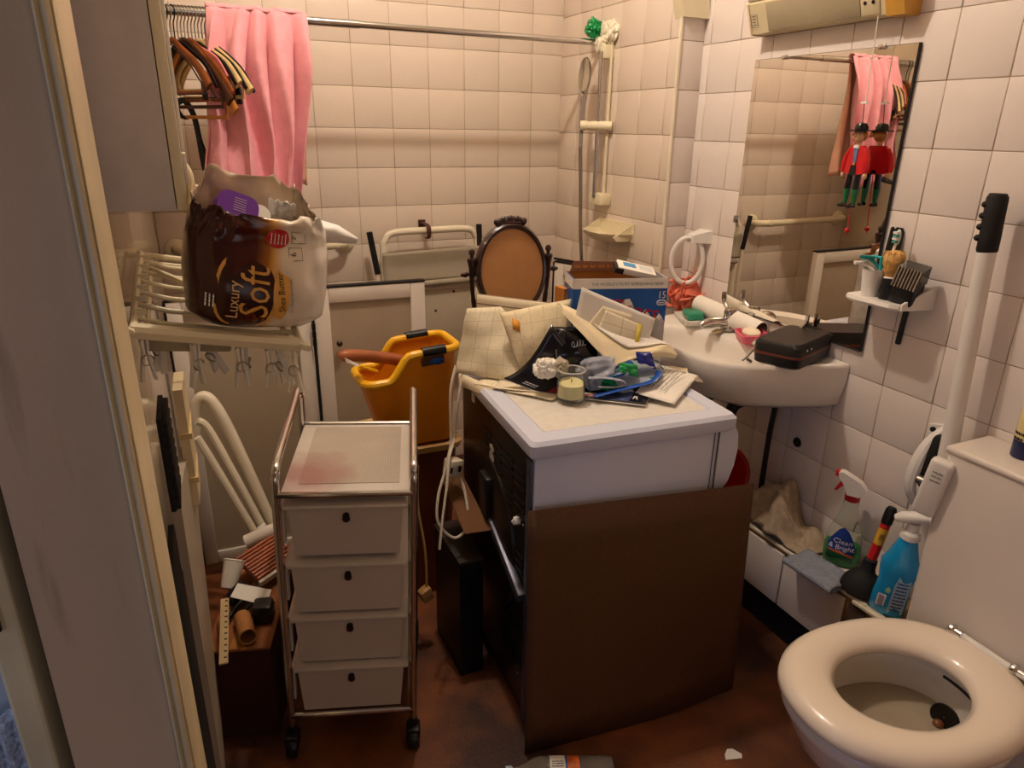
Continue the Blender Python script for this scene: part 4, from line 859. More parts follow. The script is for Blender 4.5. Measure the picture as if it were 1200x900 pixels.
for lab, q in (('upper orange marker stuck on the curled planner sheet', ((0.08, 0.70), (0.16, 0.62), (0.20, 0.80), (0.12, 0.88))), ('lower orange marker by the dark magazine on the curled planner', ((0.45, 0.06), (0.56, 0.04), (0.60, 0.18), (0.48, 0.20)))):
    solo('paper_marker', lab, 'marker', MB().face([pl(*c_) for c_ in q]), mat('orange_mark', '#dd962c', 0.7), pl(*q[0]), solid=0.0012)
for i, (a_, b_, c_, d_) in enumerate((((0.655, 1.69, 0.857), (0.80, 1.50, 0.857), (0.74, 1.76, 0.858), (0.93, 1.56, 0.858)), ((0.690, 1.63, 0.861), (0.905, 1.465, 0.861), (0.76, 1.72, 0.862), (0.98, 1.54, 0.862)))):
    solo('planner_sheet', ('ruled planner sheet lying flat under the standing sheets at the left' if i == 0 else 'ruled planner sheet lying flat beneath the dark magazine'), 'paper', sheet(a_, b_, c_, d_, 0.0, 0.004, seed=i), MC['planner_lines'], Vector(a_), solid=PT, ang=3)
def flap(u, v):
    a, b, c, d = Vector((0.635, 1.75, 0.872)), Vector((0.70, 1.64, 0.858)), Vector((0.632, 1.745, 0.838)), Vector((0.672, 1.645, 0.832))
    p = (a*(1-u)+b*u)*(1-v) + (c*(1-u)+d*u)*v; return p + Vector((-0.004, -0.004, 0.003))*sin(pi*v)
solo('torn_paper', 'torn cream paper corner drooping over the dryer edge', 'paper', MB().grid(flap, 8, 8), M_paper, (0.66, 1.7, 0.86), solid=PT, ang=3)
# manila envelope, torn open
def env(u, v):
    top_ = [Vector(p) for p in ((0.880, 1.630, 1.078), (0.985, 1.60, 1.028), (1.10, 1.57, 0.985), (1.195, 1.545, 0.952), (1.215, 1.54, 0.925))]
    bot_ = [Vector(p) for p in ((0.868, 1.59, 1.064), (0.925, 1.53, 0.990), (0.972, 1.49, 0.930), (1.08, 1.50, 0.945), (1.20, 1.525, 0.915))]
    k = u*4; i = min(3, int(k)); q = k-i
    a, b = top_[i].lerp(top_[i+1], q), bot_[i].lerp(bot_[i+1], q)
    return a.lerp(b, v) + Vector((0, -0.010, 0.005))*sin(pi*v) + Vector((0, 0, 0.006))*nz(u*6, v*4, 3)
t = T('manila_envelope', 'torn manila envelope arching over the plastic bag and papers', 'envelope', (1.0, 1.55, 0.93))
t.part('front', MB().grid(env, 28, 12), M_manila, solid=0.0012, ang=3)
def env2(u, v):
    w_ = 0.10 + 0.66*u; k = sin(pi*min(1, max(0, u)))**0.8
    return env(w_, 0.01 + 0.50*v*k) + Vector((0, -0.004, 0.004))
t.part('white_lining', MB().grid(env2, 20, 6), M_paperw, solid=0.0006, ang=3)
for i, (lab, a_, b_, c_, d_, m_) in enumerate((
    ('white letter standing tallest against the beer carton', (0.895, 1.590, 0.98), (1.11, 1.545, 0.93), (0.925, 1.590, 1.128), (1.145, 1.555, 1.030), M_paperw),
    ('cream letter leaning in front of the tallest white letter', (0.90, 1.575, 0.99), (1.06, 1.545, 0.94), (0.985, 1.575, 1.075), (1.07, 1.560, 1.045), M_paper),
    ('folded cream form with printed triangle above the envelope', (0.945, 1.560, 0.98), (1.085, 1.535, 0.945), (0.99, 1.570, 1.065), (1.095, 1.550, 1.018), ruled('form_lines', '#e6d9bd', 2, 3, 0.02)))):
    o = solo('letter', lab, 'letter', sheet(a_, b_, c_, d_, 0.006), m_, Vector(a_), solid=PT, ang=3)
mb = MB(); mb.face([(1.060, 1.528, 0.945), (1.073, 1.527, 0.942), (1.094, 1.545, 1.020), (1.082, 1.546, 1.025)])
o = solo('yellow_slip', 'narrow yellow slip at the right edge of the folded form', 'paper', mb, mat('yellow_slip_paper', '#e0c94a', 0.7), (1.09, 1.56, 0.94), solid=PT)
# letter with printed lines, front right of the worktop
A_, B_, C_, D_ = (0.985, 1.480, 0.872), (1.072, 1.345, 0.862), (1.17, 1.60, 0.885), (1.262, 1.490, 0.868)
t = T('printed_letter', 'white printed letter lying at the front right of the worktop', 'letter', A_)
t.part('sheet', sheet(A_, B_, C_, D_, 0.012, 0.0), M_paperw, solid=PT, ang=3)
mm = frame(Vector(A_)*0.25+Vector(B_)*0.25+Vector(C_)*0.25+Vector(D_)*0.25 + Vector((0, 0, 0.0135)), Vector(C_)-Vector(A_), Vector(A_)-Vector(B_))
t.part('print', bars(MB(), 8, 0.155, 0.0022, 0.0115, onm(mm), 0.3, 5, 0.5), mat('grey_ink', '#6d6660', 0.7), ang=3)
solo('folded_leaflet', 'crumpled grey leaflet under the corner of the printed letter', 'leaflet', sheet((1.205, 1.47, 0.862), (1.262, 1.46, 0.856), (1.20, 1.52, 0.875), (1.265, 1.53, 0.862), 0.008, 0.01, seed=2), ruled('leaflet', '#a89c8c', 5, 5, 0.2, marks=0.8), (1.23, 1.5, 0.86), solid=PT, ang=3)
solo('letter', 'cream letter lying flat behind the printed letter at the right', 'letter', sheet((1.10, 1.52, 0.862), (1.20, 1.44, 0.860), (1.19, 1.66, 0.863), (1.285, 1.57, 0.862), 0.0, 0.003), M_paper, (1.2, 1.55, 0.86), solid=PT, ang=3)
# dark magazine, its left part curling up
def mag(u, v):
    a, b, c, d = Vector((0.716, 1.625, 0.887)), Vector((1.005, 1.375, 0.857)), Vector((0.836, 1.585, 1.036)), Vector((1.075, 1.450, 0.862))
    p = (a*(1-u)+b*u)*(1-v) + (c*(1-u)+d*u)*v; p.z -= 0.030*sin(pi*v)*(1-u)**2 + (0.024*(1-v) + 0.05*v)*sin(pi*min(1, u*1.1)); p.z = max(p.z, 0.8605); return p
t = T('magazine', 'dark glossy magazine under the candle with its corner curling up', 'magazine', (0.87, 1.52, 0.857))
M_mag = mat('magazine_black', '#17151a', 0.2, var=0.3, scale=6)
t.part('cover', MB().grid(mag, 24, 14), M_mag, solid=0.002, ang=3)
t.part('pages', MB().grid(lambda u, v: mag(u, v) + Vector((0.0015, 0.0045, -0.0030)) if mag(u, v).z > 0.868 else mag(u, v) - Vector((0.0015, 0.0025, 0.003)), 24, 14), M_paperw, solid=0.0015, ang=3)
mo = lambda u, v, o=0.0022: mag(u, v) + Vector((-0.2, -0.3, 0.93))*o
mb = MB(); mb.grid(lambda u, v: mo(0.30+0.20*u, 0.02+0.30*v), 8, 6); t.part('red_picture', mb, mat('magazine_red', '#8f2026', 0.25, var=0.3, scale=40), ang=3)
mb = MB(); mb.grid(lambda u, v: mo(0.66+0.22*u, 0.03+0.55*v), 8, 6); t.part('blue_picture', mb, mat('magazine_blue', '#4a5584', 0.25, var=0.5, scale=40), ang=3)
mb = MB(); mb.grid(lambda u, v: mo(0.50+0.14*u, 0.04+0.25*v), 6, 4); t.part('pink_picture', mb, mat('magazine_pink', '#a06a68', 0.3, var=0.5, scale=60), ang=3)
mb = bars(MB(), 2, 0.10, 0.03, 0.06, lambda x, y: mo(0.17+x, 0.10+y, 0.003)); t.part('print', mb, mat('magazine_grey', '#a3a0a0', 0.4))
t.part('print', MB().text('R', 0.22, lambda x, y: mo(0.915+x*0.35, 0.25+y, 0.003)), M_whiteink)
# black glossy bag with white script
t = T('black_bag', 'shiny black bag with white script lying under the envelope', 'bag', (0.88, 1.58, 0.92))
def bb(u, v):
    a, b, c, d = Vector((0.835, 1.565, 0.925)), Vector((0.965, 1.525, 0.930)), Vector((0.850, 1.60, 1.022)), Vector((0.945, 1.575, 1.018))
    p = (a*(1-u)+b*u)*(1-v) + (c*(1-u)+d*u)*v
    return p + Vector((-0.1, -0.9, 0.3))*(0.020*sin(pi*min(1, max(0, u)))*sin(pi*v)**0.6 + 0.003*nz(u*5, v*5, 1))
t.part('front', MB().grid(bb, 16, 14), mat('black_gloss', '#0b0b14', 0.16), solid=0.003, ang=3)
t.part('back', MB().grid(lambda u, v: bb(u, v)*1.0 + Vector((0.01, 0.03, -0.02))*sin(pi*v) + Vector((0, 0.006, 0)), 10, 8), MC['black_gloss'], solid=0.003, ang=3)
scr = crom([(0.2, 0.35), (0.28, 0.6), (0.33, 0.4), (0.24, 0.3), (0.40, 0.35), (0.46, 0.62), (0.44, 0.35), (0.55, 0.45), (0.60, 0.68), (0.58, 0.4), (0.68, 0.42), (0.74, 0.66), (0.71, 0.38), (0.84, 0.45)] and [(a, b, 0) for a, b in ((0.2, 0.35), (0.28, 0.6), (0.33, 0.4), (0.24, 0.3), (0.40, 0.35), (0.46, 0.62), (0.44, 0.35), (0.55, 0.45), (0.60, 0.68), (0.58, 0.4), (0.68, 0.42), (0.74, 0.66), (0.71, 0.38), (0.84, 0.45))], 4)
t.part('script_mark', MB().tube([bb(0.25+p.x*0.55, 0.32+p.y*0.5) + Vector((-0.0003, -0.0025, 0.001)) for p in scr], 0.0009, 5), mat('grey_script', '#9a9aa2', 0.5))
t.part('script_mark', MB().tube([bb(p[0], p[1]) + Vector((-0.0003, -0.0025, 0.001)) for p in ((0.05, 0.2), (0.04, 0.5), (0.08, 0.8), (0.2, 0.93), (0.5, 0.95))], 0.0008, 5), MC['grey_script'])
# crumpled clear plastic bag with blue and green print
t = T('plastic_bag', 'crumpled clear carrier bag with blue and green print under the envelope', 'bag', (1.03, 1.50, 0.88))
def clump(cx, cy, cz, ax, ay, az, seed, amp=0.35):
    mb = MB(); bmesh.ops.create_icosphere(mb.bm, subdivisions=5, radius=1.0)
    for v in mb.bm.verts:
        n_ = v.co.copy(); f = 1 + amp*(0.8 - 2.0*abs(nz(n_.x*0.8+seed, n_.y*2.0, n_.z*1.6, 1.3))) + amp*0.22*(0.4 - abs(nz(n_.x*1.2+seed, n_.y*5, n_.z*5, 1.2)))
        v.co = Vector((cx + n_.x*ax*f, cy + n_.y*ay*f, max(0.8635, cz + n_.z*az*f)))
    return mb
m = mat('printed_film', '#a9b6c4', 0.15, var=0.1, scale=12, trans=0.25, ior=1.25)
nt = m.node_tree; N = nt.nodes; L = nt.links; p_ = N['Principled BSDF']
tc = N.new('ShaderNodeTexCoord'); vo = N.new('ShaderNodeTexVoronoi'); vo.inputs['Scale'].default_value = 26; L.new(tc.outputs['Object'], vo.inputs['Vector'])
sep = N.new('ShaderNodeSeparateColor'); L.new(vo.outputs['Color'], sep.inputs[0])
cr = N.new('ShaderNodeValToRGB'); cr.color_ramp.interpolation = 'CONSTANT'; e = cr.color_ramp.elements
e[0].position = 0; e[0].color = (*C('#aeb8c4'), 1); e[1].position = 0.90; e[1].color = (*C('#e4dccb'), 1)
for pos, c_ in ((0.42, '#7f9db5'), (0.56, '#1f5fae'), (0.66, '#b9c4cc'), (0.76, '#0f7f4c')):
    q = e.new(pos); q.color = (*C(c_), 1)
L.new(sep.outputs[0], cr.inputs[0])
for l in list(p_.inputs['Base Color'].links): L.remove(l)
L.new(cr.outputs[0], p_.inputs['Base Color'])
t.part('film', clump(1.025, 1.535, 0.888, 0.105, 0.075, 0.046, 4), m, ang=3)
t.part('film', clump(0.955, 1.53, 0.905, 0.055, 0.05, 0.045, 9), mat('pale_film', '#b7bccb', 0.15, var=0.15, trans=0.3, ior=1.25), ang=3)
t.part('blue_panel', sheet((1.045, 1.475, 0.925), (1.098, 1.468, 0.915), (1.045, 1.495, 0.962), (1.092, 1.492, 0.957), 0.006, 0.004), mat('deep_blue_film', '#10207a', 0.2), solid=0.001, ang=3)
t.part('green_panel', sheet((0.975, 1.462, 0.925), (1.032, 1.452, 0.905), (0.985, 1.475, 0.945), (1.035, 1.470, 0.935), 0.006, 0.006), M_green, solid=0.001, ang=3)
t.part('blue_band', MB().tube(crom([(0.90, 1.455, 0.870), (0.95, 1.445, 0.880), (1.01, 1.438, 0.888), (1.07, 1.440, 0.895), (1.11, 1.47, 0.905)], 5), 0.009, 8, True, 0.35), mat('blue_film', '#1d4fa6', 0.2))
t.part('handle_loop', MB().tube(crom([(0.89, 1.475, 0.915), (0.93, 1.460, 0.915), (0.975, 1.450, 0.905), (0.985, 1.447, 0.893), (0.96, 1.450, 0.888), (0.91, 1.460, 0.892)], 5), 0.008, 8, True, 0.35), MC['pale_film'])
t = T('crumpled_tissue', 'crumpled white tissue beside the candle on the magazine', 'tissue', (0.80, 1.545, 0.9))
t.part('wad', crumple((0.805, 1.548, 0.930), 0.025, 31, (1.15, 1.0, 1.05), 0.6, 5), M_paperw, ang=0.9)
t.part('wad', crumple((0.840, 1.540, 0.928), 0.021, 47, (1.1, 1.0, 1.1), 0.6, 5), mat('grey_tissue', '#b7aa96', 0.8), ang=0.9)
# candle
t = T('candle_jar', 'pale yellow candle in a clear glass jar on the worktop', 'candle', (0.848, 1.495, 0.8525))
cm = Matrix.Translation((0.848, 1.488, 0.8585))
t.part('rim', MB().lathe([(0.0338, 0.079), (0.0352, 0.0822), (0.0368, 0.079)], 32, cm), M_clear)
t.part('jar', MB().lathe([(0.001, 0), (0.033, 0), (0.0365, 0.004), (0.0365, 0.080), (0.0350, 0.0815), (0.0340, 0.080), (0.0338, 0.008), (0.001, 0.007)], 32, cm), mat('jar_glass', '#f6f8f6', 0.03, var=0, trans=0.93, ior=1.22))
t.part('wax', MB().lathe([(0.001, 0.0075), (0.0334, 0.0085), (0.0334, 0.043), (0.028, 0.0415), (0.001, 0.0405)], 28, cm), mat('candle_wax', '#e8dd9c', 0.5, var=0.04))
t.part('wick', MB().cyl((0.848, 1.488, 0.902), (0.849, 1.487, 0.910), 0.0014, n=6), M_black)
# oval dressing mirror seen from behind
OM = frame((0.836, 1.850, 1.132), (1, 0.02, 0), (0, 0.10, 1))
t = T('dressing_mirror', 'oval dressing table mirror in dark wood, its brown back showing', 'mirror', (0.834, 1.845, 0.853))
el = lambda s_, z, n=48: [OM @ Vector((0.113*s_*cos(2*pi*i/n), 0.136*s_*sin(2*pi*i/n), z)) for i in range(n)]
t.part('oval_frame', MB().torusloft([el(0.86, 0.006), el(0.89, 0.014), el(0.95, 0.016), el(1.0, 0.008), el(1.0, -0.008), el(0.86, -0.010)]), M_dkwood)
t.part('back_board', MB().loft([el(0.87, -0.004), el(0.87, 0.009)]), mat('mirror_back_board', '#b98552', 0.55, var=0.06, scale=25))
mb = MB()
for k in range(9):
    q = (k-4)/4; mb.sph(OM @ Vector((0.041*q, 0.138 + 0.008*(1-q*q), 0.004)), 0.0085 if k % 2 else 0.0105, (1.1, 0.9, 1.0), 10)
mb.tube([OM @ Vector((0.046*q, 0.132 + 0.004*(1-q*q), 0.003)) for q in (-1, -0.5, 0, 0.5, 1)], [0.006, 0.008, 0.009, 0.008, 0.006], 8)
t.part('carved_crest', mb, M_dkwood)
for s_ in (-1, 1):
    px = 0.834 + s_*0.121
    t.part('post', MB().tube(crom([(px - s_*0.016, 1.850, 0.90), (px - s_*0.012, 1.850, 0.98), (px - s_*0.006, 1.85, 1.04), (px, 1.85, 1.09), (px, 1.85, 1.125)], 5), [0.0075]*12 + [0.006]*5 + [0.0075]*4, 10), M_dkwood)
    t.part('finial', MB().lathe([(0.008, 0), (0.0095, 0.01), (0.0085, 0.025), (0.013, 0.045), (0.0145, 0.05), (0.013, 0.055), (0.006, 0.058), (0.005, 0.063), (0.009, 0.068), (0.009, 0.075), (0.005, 0.081), (0.001, 0.082)], 16, Matrix.Translation((px, 1.85, 1.118))), M_dkwood)
    t.part('tilt_knob', MB().tube([(px - s_*0.010, 1.85, 1.128), (px + s_*0.012, 1.85, 1.128), (px + s_*0.014, 1.85, 1.128), (px + s_*0.020, 1.85, 1.128), (px + s_*0.026, 1.85, 1.128), (px + s_*0.033, 1.85, 1.128)], [0.0045, 0.0045, 0.007, 0.009, 0.007, 0.004], 10), M_dkwood)
t.part('plinth', MB().box((0.834, 1.850, 0.877), (0.24, 0.075, 0.048), bev=0.006), M_dkwood)
# beer carton
t = T('beer_carton', 'open blue and silver beer carton standing behind the papers', 'carton', (1.07, 1.66, 0.853))
A, B = Vector((0.938, 1.660, 0)), Vector((1.195, 1.580, 0)); dx = (B-A).normalized(); dy = Vector((-dx.y, dx.x, 0)); WB, DB, Z0, Z1 = (B-A).length, 0.115, 0.8535, 1.135
FM = frame((A.x, A.y, Z0), dx, (0, 0, 1)); HB = Z1-Z0
M_bx = mat('carton_silver', '#c3c1c0', 0.4, 0.1, var=0.2, scale=30); M_bblue = mat('carton_blue', '#155cae', 0.35, var=0.25, scale=6); M_or = mat('carton_inside', '#c07a34', 0.8, var=0.08)
t.part('front_wall', MB().box(FM @ Vector((WB/2, HB/2, -0.0015)), (WB, 0.003, HB), (0, 0, math.atan2(dx.y, dx.x))), M_bx, smooth=False)
t.part('back_wall', MB().box(FM @ Vector((WB/2, HB/2, -DB)), (WB, 0.003, HB), (0, 0, math.atan2(dx.y, dx.x))), M_or, smooth=False)
for s_ in (0.0015, WB-0.0015): t.part('side_wall', MB().box(FM @ Vector((s_, HB/2, -DB/2)), (0.003, DB, HB), (0, 0, math.atan2(dx.y, dx.x))), M_bblue if s_ < 0.1 else M_bx, smooth=False)
t.part('base', MB().box(FM @ Vector((WB/2, 0.002, -DB/2)), (WB, DB, 0.003), (0, 0, math.atan2(dx.y, dx.x))), M_or, smooth=False)
pp = lambda pts, o=0.0008: [FM @ Vector((x*WB, y*HB, o)) for x, y in pts]
mb = MB(); mb.face(pp([(0, 0.55), (1, 0.55), (1, 0.90), (0, 0.90)])); t.part('sky_print', mb, M_bblue, smooth=False)
mb = MB(); mb.face(pp([(0, 0.55), (0.04, 0.55), (0.13, 0.68), (0.2, 0.6), (0.27, 0.72), (0.33, 0.66), (0.36, 0.70), (0.45, 0.62), (0.50, 0.74), (0.55, 0.79), (0.60, 0.80), (0.64, 0.74), (0.70, 0.62), (0.735, 0.62), (0.78, 0.69), (0.83, 0.63), (0.88, 0.575), (0.93, 0.645), (0.97, 0.60), (1, 0.55)], 0.0014)); t.part('mountain_print', mb, mat('mountain_grey', '#b9b4b0', 0.45, var=0.35, scale=45), smooth=False)
for a_ in ([(0.55, 0.79), (0.60, 0.80), (0.64, 0.74), (0.60, 0.73), (0.58, 0.70), (0.55, 0.75)], [(0.78, 0.69), (0.83, 0.63), (0.80, 0.62), (0.77, 0.60), (0.75, 0.65)], [(0.93, 0.645), (0.97, 0.60), (0.93, 0.58), (0.90, 0.60)]):
    t.part('snow_print', MB().face(pp(a_, 0.0018)), M_whiteink, smooth=False)
mb = MB(); mb.face(pp([(0, 0.90), (1, 0.90), (1, 1.0), (0, 1.0)])); t.part('white_band', mb, M_paperw, smooth=False)
t.part('lettering', MB().text("THE WORLD'S MOST REFRESHING BEER", 0.0122, lambda x, y: FM @ Vector((0.57*WB + x, 0.945*HB + y, 0.0016)), 0, 0.95), mat('grey_print', '#7d7c80', 0.6))
t.part('lettering', MB().text('Coors', 0.060, lambda x, y: FM @ Vector((0.62*WB + x*cos(R(-10)) - y*sin(R(-10)), 0.69*HB + x*sin(R(-10)) + y*cos(R(-10)), 0.0024)), 0.35, 1.0), M_red)
t.part('lettering', MB().text('15', 0.030, lambda x, y: FM @ Vector((0.945*WB + x, 0.83*HB + y, 0.0020)), 0, 0.8), M_whiteink)
mb = MB(); mb.tube([FM @ Vector((0.945*WB + x*0.5, 0.755*HB + y*0.32, 0.0018)) for x, y in rrect(0.05, 0.04, 0.015)] + [FM @ Vector((0.945*WB + 0.025*0.5, 0.755*HB + 0.005*0.32, 0.0018))], 0.0012, 5); t.part('can_emblem', mb, M_whiteink)
t.part('can_lettering', bars(MB(), 1, 0.018, 0.003, 0.004, lambda x, y: FM @ Vector((0.945*WB + x, 0.755*HB + y, 0.002))), M_whiteink)
SM = frame((A.x, A.y, Z0), -dy, (0, 0, 1)); SM = frame(Vector((A.x, A.y, Z0)) + dy*DB, -dy, (0, 0, 1))
sp = lambda pts, o=0.0008: [SM @ Vector((x*DB, y*HB, o)) for x, y in pts]
mb = MB(); mb.face(sp([(0, 0.90), (1, 0.90), (1, 1), (0, 1)])); t.part('white_band', mb, M_paperw, smooth=False)
mb = MB(); mb.face(sp([(0, 0.5), (1, 0.5), (1, 0.62), (0.8, 0.72), (0.55, 0.66), (0.25, 0.86), (0.1, 0.8), (0, 0.7)], 0.0012)); t.part('mountain_print', mb, MC['mountain_grey'], smooth=False)
t.part('lettering', MB().text('Coors', 0.05, lambda x, y: SM @ Vector((0.45*DB + x, 0.62*HB + y, 0.002)), 0.3), M_red)
t.part('flap', MB().prism([(0, 0), (0.19, 0), (0.185, 0.026), (0.01, 0.030)], 0.003, frame(FM @ Vector((0.012, HB, -DB+0.002)), dx, (0.02, 0.02, 1))), mat('flap_print', '#8b5a3e', 0.7), smooth=False)
t.part('flap_lettering', bars(MB(), 1, 0.16, 0.008, 0.012, lambda x, y: FM @ Vector((0.105 + x, HB+0.014 + y, -DB+0.0065)), 0.1, 3, 0.16), M_or)
t.part('orange_side', MB().box(FM @ Vector((-0.010, HB*0.42, -DB*0.9)), (0.018, 0.05, HB*0.84), (0, 0, 0.1)), M_or, smooth=False)
t = T('small_packet', 'small white and blue packet lying open on top of the beer carton', 'packet', (1.12, 1.665, 1.135))
mm = Matrix.Translation((1.135, 1.655, 1.148)) @ Euler((R(12), R(12), R(-22))).to_matrix().to_4x4()
t.part('box', MB().box(mm.translation, (0.11, 0.060, 0.018), mm.to_euler(), 0.002), M_paperw)
t.part('blue_print', MB().box(mm @ Vector((-0.02, 0.004, 0.0095)), (0.036, 0.028, 0.001), mm.to_euler()), mat('sky_blue_print', '#4a93c4', 0.5), smooth=False)
t.part('print', bars(MB(), 4, 0.04, 0.0025, 0.008, lambda x, y: mm @ Vector((0.028+x, y, 0.0102))), mat('pale_blue_ink', '#a9c4d2', 0.5))
t.part('open_end', MB().box(mm @ Vector((-0.052, -0.010, -0.001)), (0.024, 0.05, 0.014), mm.to_euler()), mat('open_end_dark', '#2b1a12', 0.8))

# ------------------------------------------------------------------ basin
t = T('wash_basin', 'white ceramic wash basin on the right wall under the mirror', 'basin', (1.655, 1.66, 0.80))
ctrl = [(1.655, 1.318), (1.56, 1.352), (1.46, 1.393), (1.375, 1.437), (1.315, 1.520), (1.292, 1.64), (1.292, 1.75), (1.325, 1.86), (1.40, 1.945), (1.50, 1.990), (1.655, 2.005)]
pts = crom([(x, y, 0) for x, y in ctrl], 6)
wall_ = [Vector((1.655, 2.005 - (2.005-1.318)*k/16, 0)) for k in range(1, 16)]
OUT = [(p.x, p.y) for p in pts] + [(p.x, p.y) for p in wall_]
cx, cy = 1.50, 1.665
def bring(s_, z, zt=0.0, sy=None): return [Vector((1.655 + (x-1.655)*s_, cy + (y-cy)*(sy or s_), z + zt*(1.655-x))) for x, y in OUT]
bx, by = 1.440, 1.655
def bowl(s_, z, rx=0.124, ry=0.250):
    out = []
    for x, y in OUT:
        a = math.atan2((y-by)/ry, (x-bx)/rx); out.append(Vector((bx + rx*s_*cos(a)*(1 if cos(a) < 0 else 1.0), by + ry*s_*sin(a), z)))
    return out
def mixr(a, b, k): return [p.lerp(q, k) for p, q in zip(a, b)]
top_o, bowl_o = bring(0.985, 0.906, -0.02), bowl(1.0, 0.888)
rings = [bring(0.45, 0.735, 0, 0.55), bring(0.72, 0.745, 0, 0.78), bring(0.92, 0.780, 0, 0.95), bring(0.985, 0.85, 0, 0.99), bring(1.0, 0.893, -0.02), bring(0.995, 0.902, -0.02), top_o, mixr(top_o, bowl_o, 0.12), mixr(bring(0.9, 0.899, -0.02), bowl_o, 0.55), mixr(bring(0.9, 0.896, -0.02), bowl_o, 0.90), bowl(0.985, 0.882), bowl(0.96, 0.860), bowl(0.91, 0.822), bowl(0.80, 0.788), bowl(0.55, 0.775), bowl(0.16, 0.772)]
t.part('bowl', MB().loft(rings, True, True), M_ceramic, ang=1.2)
t.part('drain', MB().lathe([(0.001, 0), (0.022, 0), (0.024, 0.003), (0.016, 0.004), (0.001, 0.001)], 20, Matrix.Translation((bx, by, 0.7725))), M_chrome)
t.part('overflow_slot', MB().box((1.551, 1.602, 0.845), (0.006, 0.030, 0.009), (0, R(-25), R(-12)), 0.003), M_black)
def tap(t, x, y, spx, lev):
    z = 0.897
    b = t.part('tap_body', MB().lathe([(0.001, 0), (0.026, 0), (0.026, 0.006), (0.020, 0.010), (0.017, 0.030), (0.019, 0.036), (0.021, 0.042), (0.021, 0.066), (0.018, 0.072), (0.001, 0.073)], 18, Matrix.Translation((x, y, z))), M_chrome)
    t.part('tap_spout', MB().tube(crom([(x, y, z+0.022), (x + spx[0]*0.4, y + spx[1]*0.4, z+0.034), (x + spx[0]*0.85, y + spx[1]*0.85, z+0.030), (x + spx[0], y + spx[1], z+0.018)], 4), [0.015]*4 + [0.0135]*4 + [0.012]*5, 12), M_chrome, parent=b)
    t.part('tap_lever', MB().tube(crom([(x, y, z+0.060), (x + lev[0]*0.45, y + lev[1]*0.45, z+0.068), (x + lev[0]*0.95, y + lev[1]*0.95, z+0.088), (x + lev[0], y + lev[1], z+0.118)], 4), [0.008]*5 + [0.0075]*4 + [0.0095]*4, 10, True, 0.6), M_chrome, parent=b)
tap(t, 1.600, 1.765, (-0.105, 0.015), (0.010, 0.050))
tap(t, 1.600, 1.520, (-0.095, 0.020), (0.030, -0.048))
t.part('chain', MB().tube(crom([(1.535, 1.565, 0.895), (1.515, 1.560, 0.888), (1.500, 1.562, 0.872), (1.488, 1.566, 0.862)], 3), 0.004, 6), M_steel)
t.part('rim_stain', MB().prism(rrect(0.05, 0.03, 0.013), 0.0012, Matrix.Translation((1.555, 1.765, 0.8965)) @ Euler((0, R(-4), 0.4)).to_matrix().to_4x4()), mat('limescale', '#b7a078', 0.5, var=0.3))
# pipework under it
t.part('waste_pipe', MB().tube(crom([(1.445, 1.655, 0.74), (1.445, 1.655, 0.62), (1.47, 1.65, 0.58), (1.52, 1.64, 0.60), (1.54, 1.63, 0.68), (1.60, 1.62, 0.70), (1.66, 1.62, 0.70)], 6), 0.019, 12), M_black)
t.part('supply_pipe', MB().tube(crom([(1.585, 1.50, 0.80), (1.585, 1.50, 0.76), (1.590, 1.505, 0.70), (1.60, 1.52, 0.60), (1.60, 1.52, 0.36)], 5), 0.009, 8), M_black)
t.part('bracket', MB().box((1.52, 1.62, 0.738), (0.20, 0.03, 0.02)), M_blackm)

# soap things on the basin
t = T('soap_dish', 'pink plastic soap dish between the two basin taps', 'soap dish', (1.592, 1.632, 0.897))
sm = Matrix.Translation((1.586, 1.640, 0.897)) @ Euler((0, R(-3), R(-25))).to_matrix().to_4x4()
rp = lambda a, b, z, r=0.012: [sm @ Vector((x, y, z)) for x, y in rrect(a, b, r, 4)]
t.part('dish', MB().loft([rp(0.075, 0.095, 0), rp(0.088, 0.108, 0.026), rp(0.080, 0.100, 0.027), rp(0.068, 0.088, 0.010)], True, True), mat('pink_dish', '#e2627a', 0.4))
o = solo('soap_bar', 'oval cream soap bar in the pink soap dish', 'soap', MB().sph((0, 0, 0), 1, (0.028, 0.040, 0.014), 18, None), mat('cream_soap', '#efe0c4', 0.5), (0, 0, 0)); o.matrix_world = sm @ Matrix.Translation((0, 0.004, 0.024))
t = T('glass_soap_tray', 'clear glass soap tray at the far left corner of the basin', 'tray', (1.565, 1.905, 0.899))
gm = Matrix.Translation((1.555, 1.895, 0.899)) @ Euler((0, R(-2), R(-20))).to_matrix().to_4x4()
rp2 = lambda a, b, z, r=0.010: [gm @ Vector((x, y, z)) for x, y in rrect(a, b, r, 4)]
t.part('tray', MB().loft([rp2(0.085, 0.130, 0), rp2(0.100, 0.145, 0.018), rp2(0.092, 0.137, 0.019), rp2(0.078, 0.122, 0.006)], True, True), M_clear)
o = solo('soap_bar', 'green translucent soap bar on the clear glass tray', 'soap', MB().box((0, 0, 0), (0.055, 0.085, 0.028), bev=0.009, seg=3), mat('green_soap', '#2f9a78', 0.25, trans=0.2)); o.matrix_world = gm @ Matrix.Translation((0, 0.006, 0.023))
t = T('white_tube', 'white cardboard tube lying across the basin below the mirror', 'tube', (1.60, 1.80, 0.92))
a_, b_ = Vector((1.600, 1.930, 0.950)), Vector((1.622, 1.640, 0.922)); dd = (b_-a_).normalized(); m0 = frame(a_, dd.orthogonal(), dd.cross(dd.orthogonal()))
LT = (b_-a_).length
t.part('roll', MB().lathe([(0.0285, 0), (0.0305, 0), (0.0305, LT), (0.0285, LT), (0.0285, 0)], 28, m0), M_paperw)
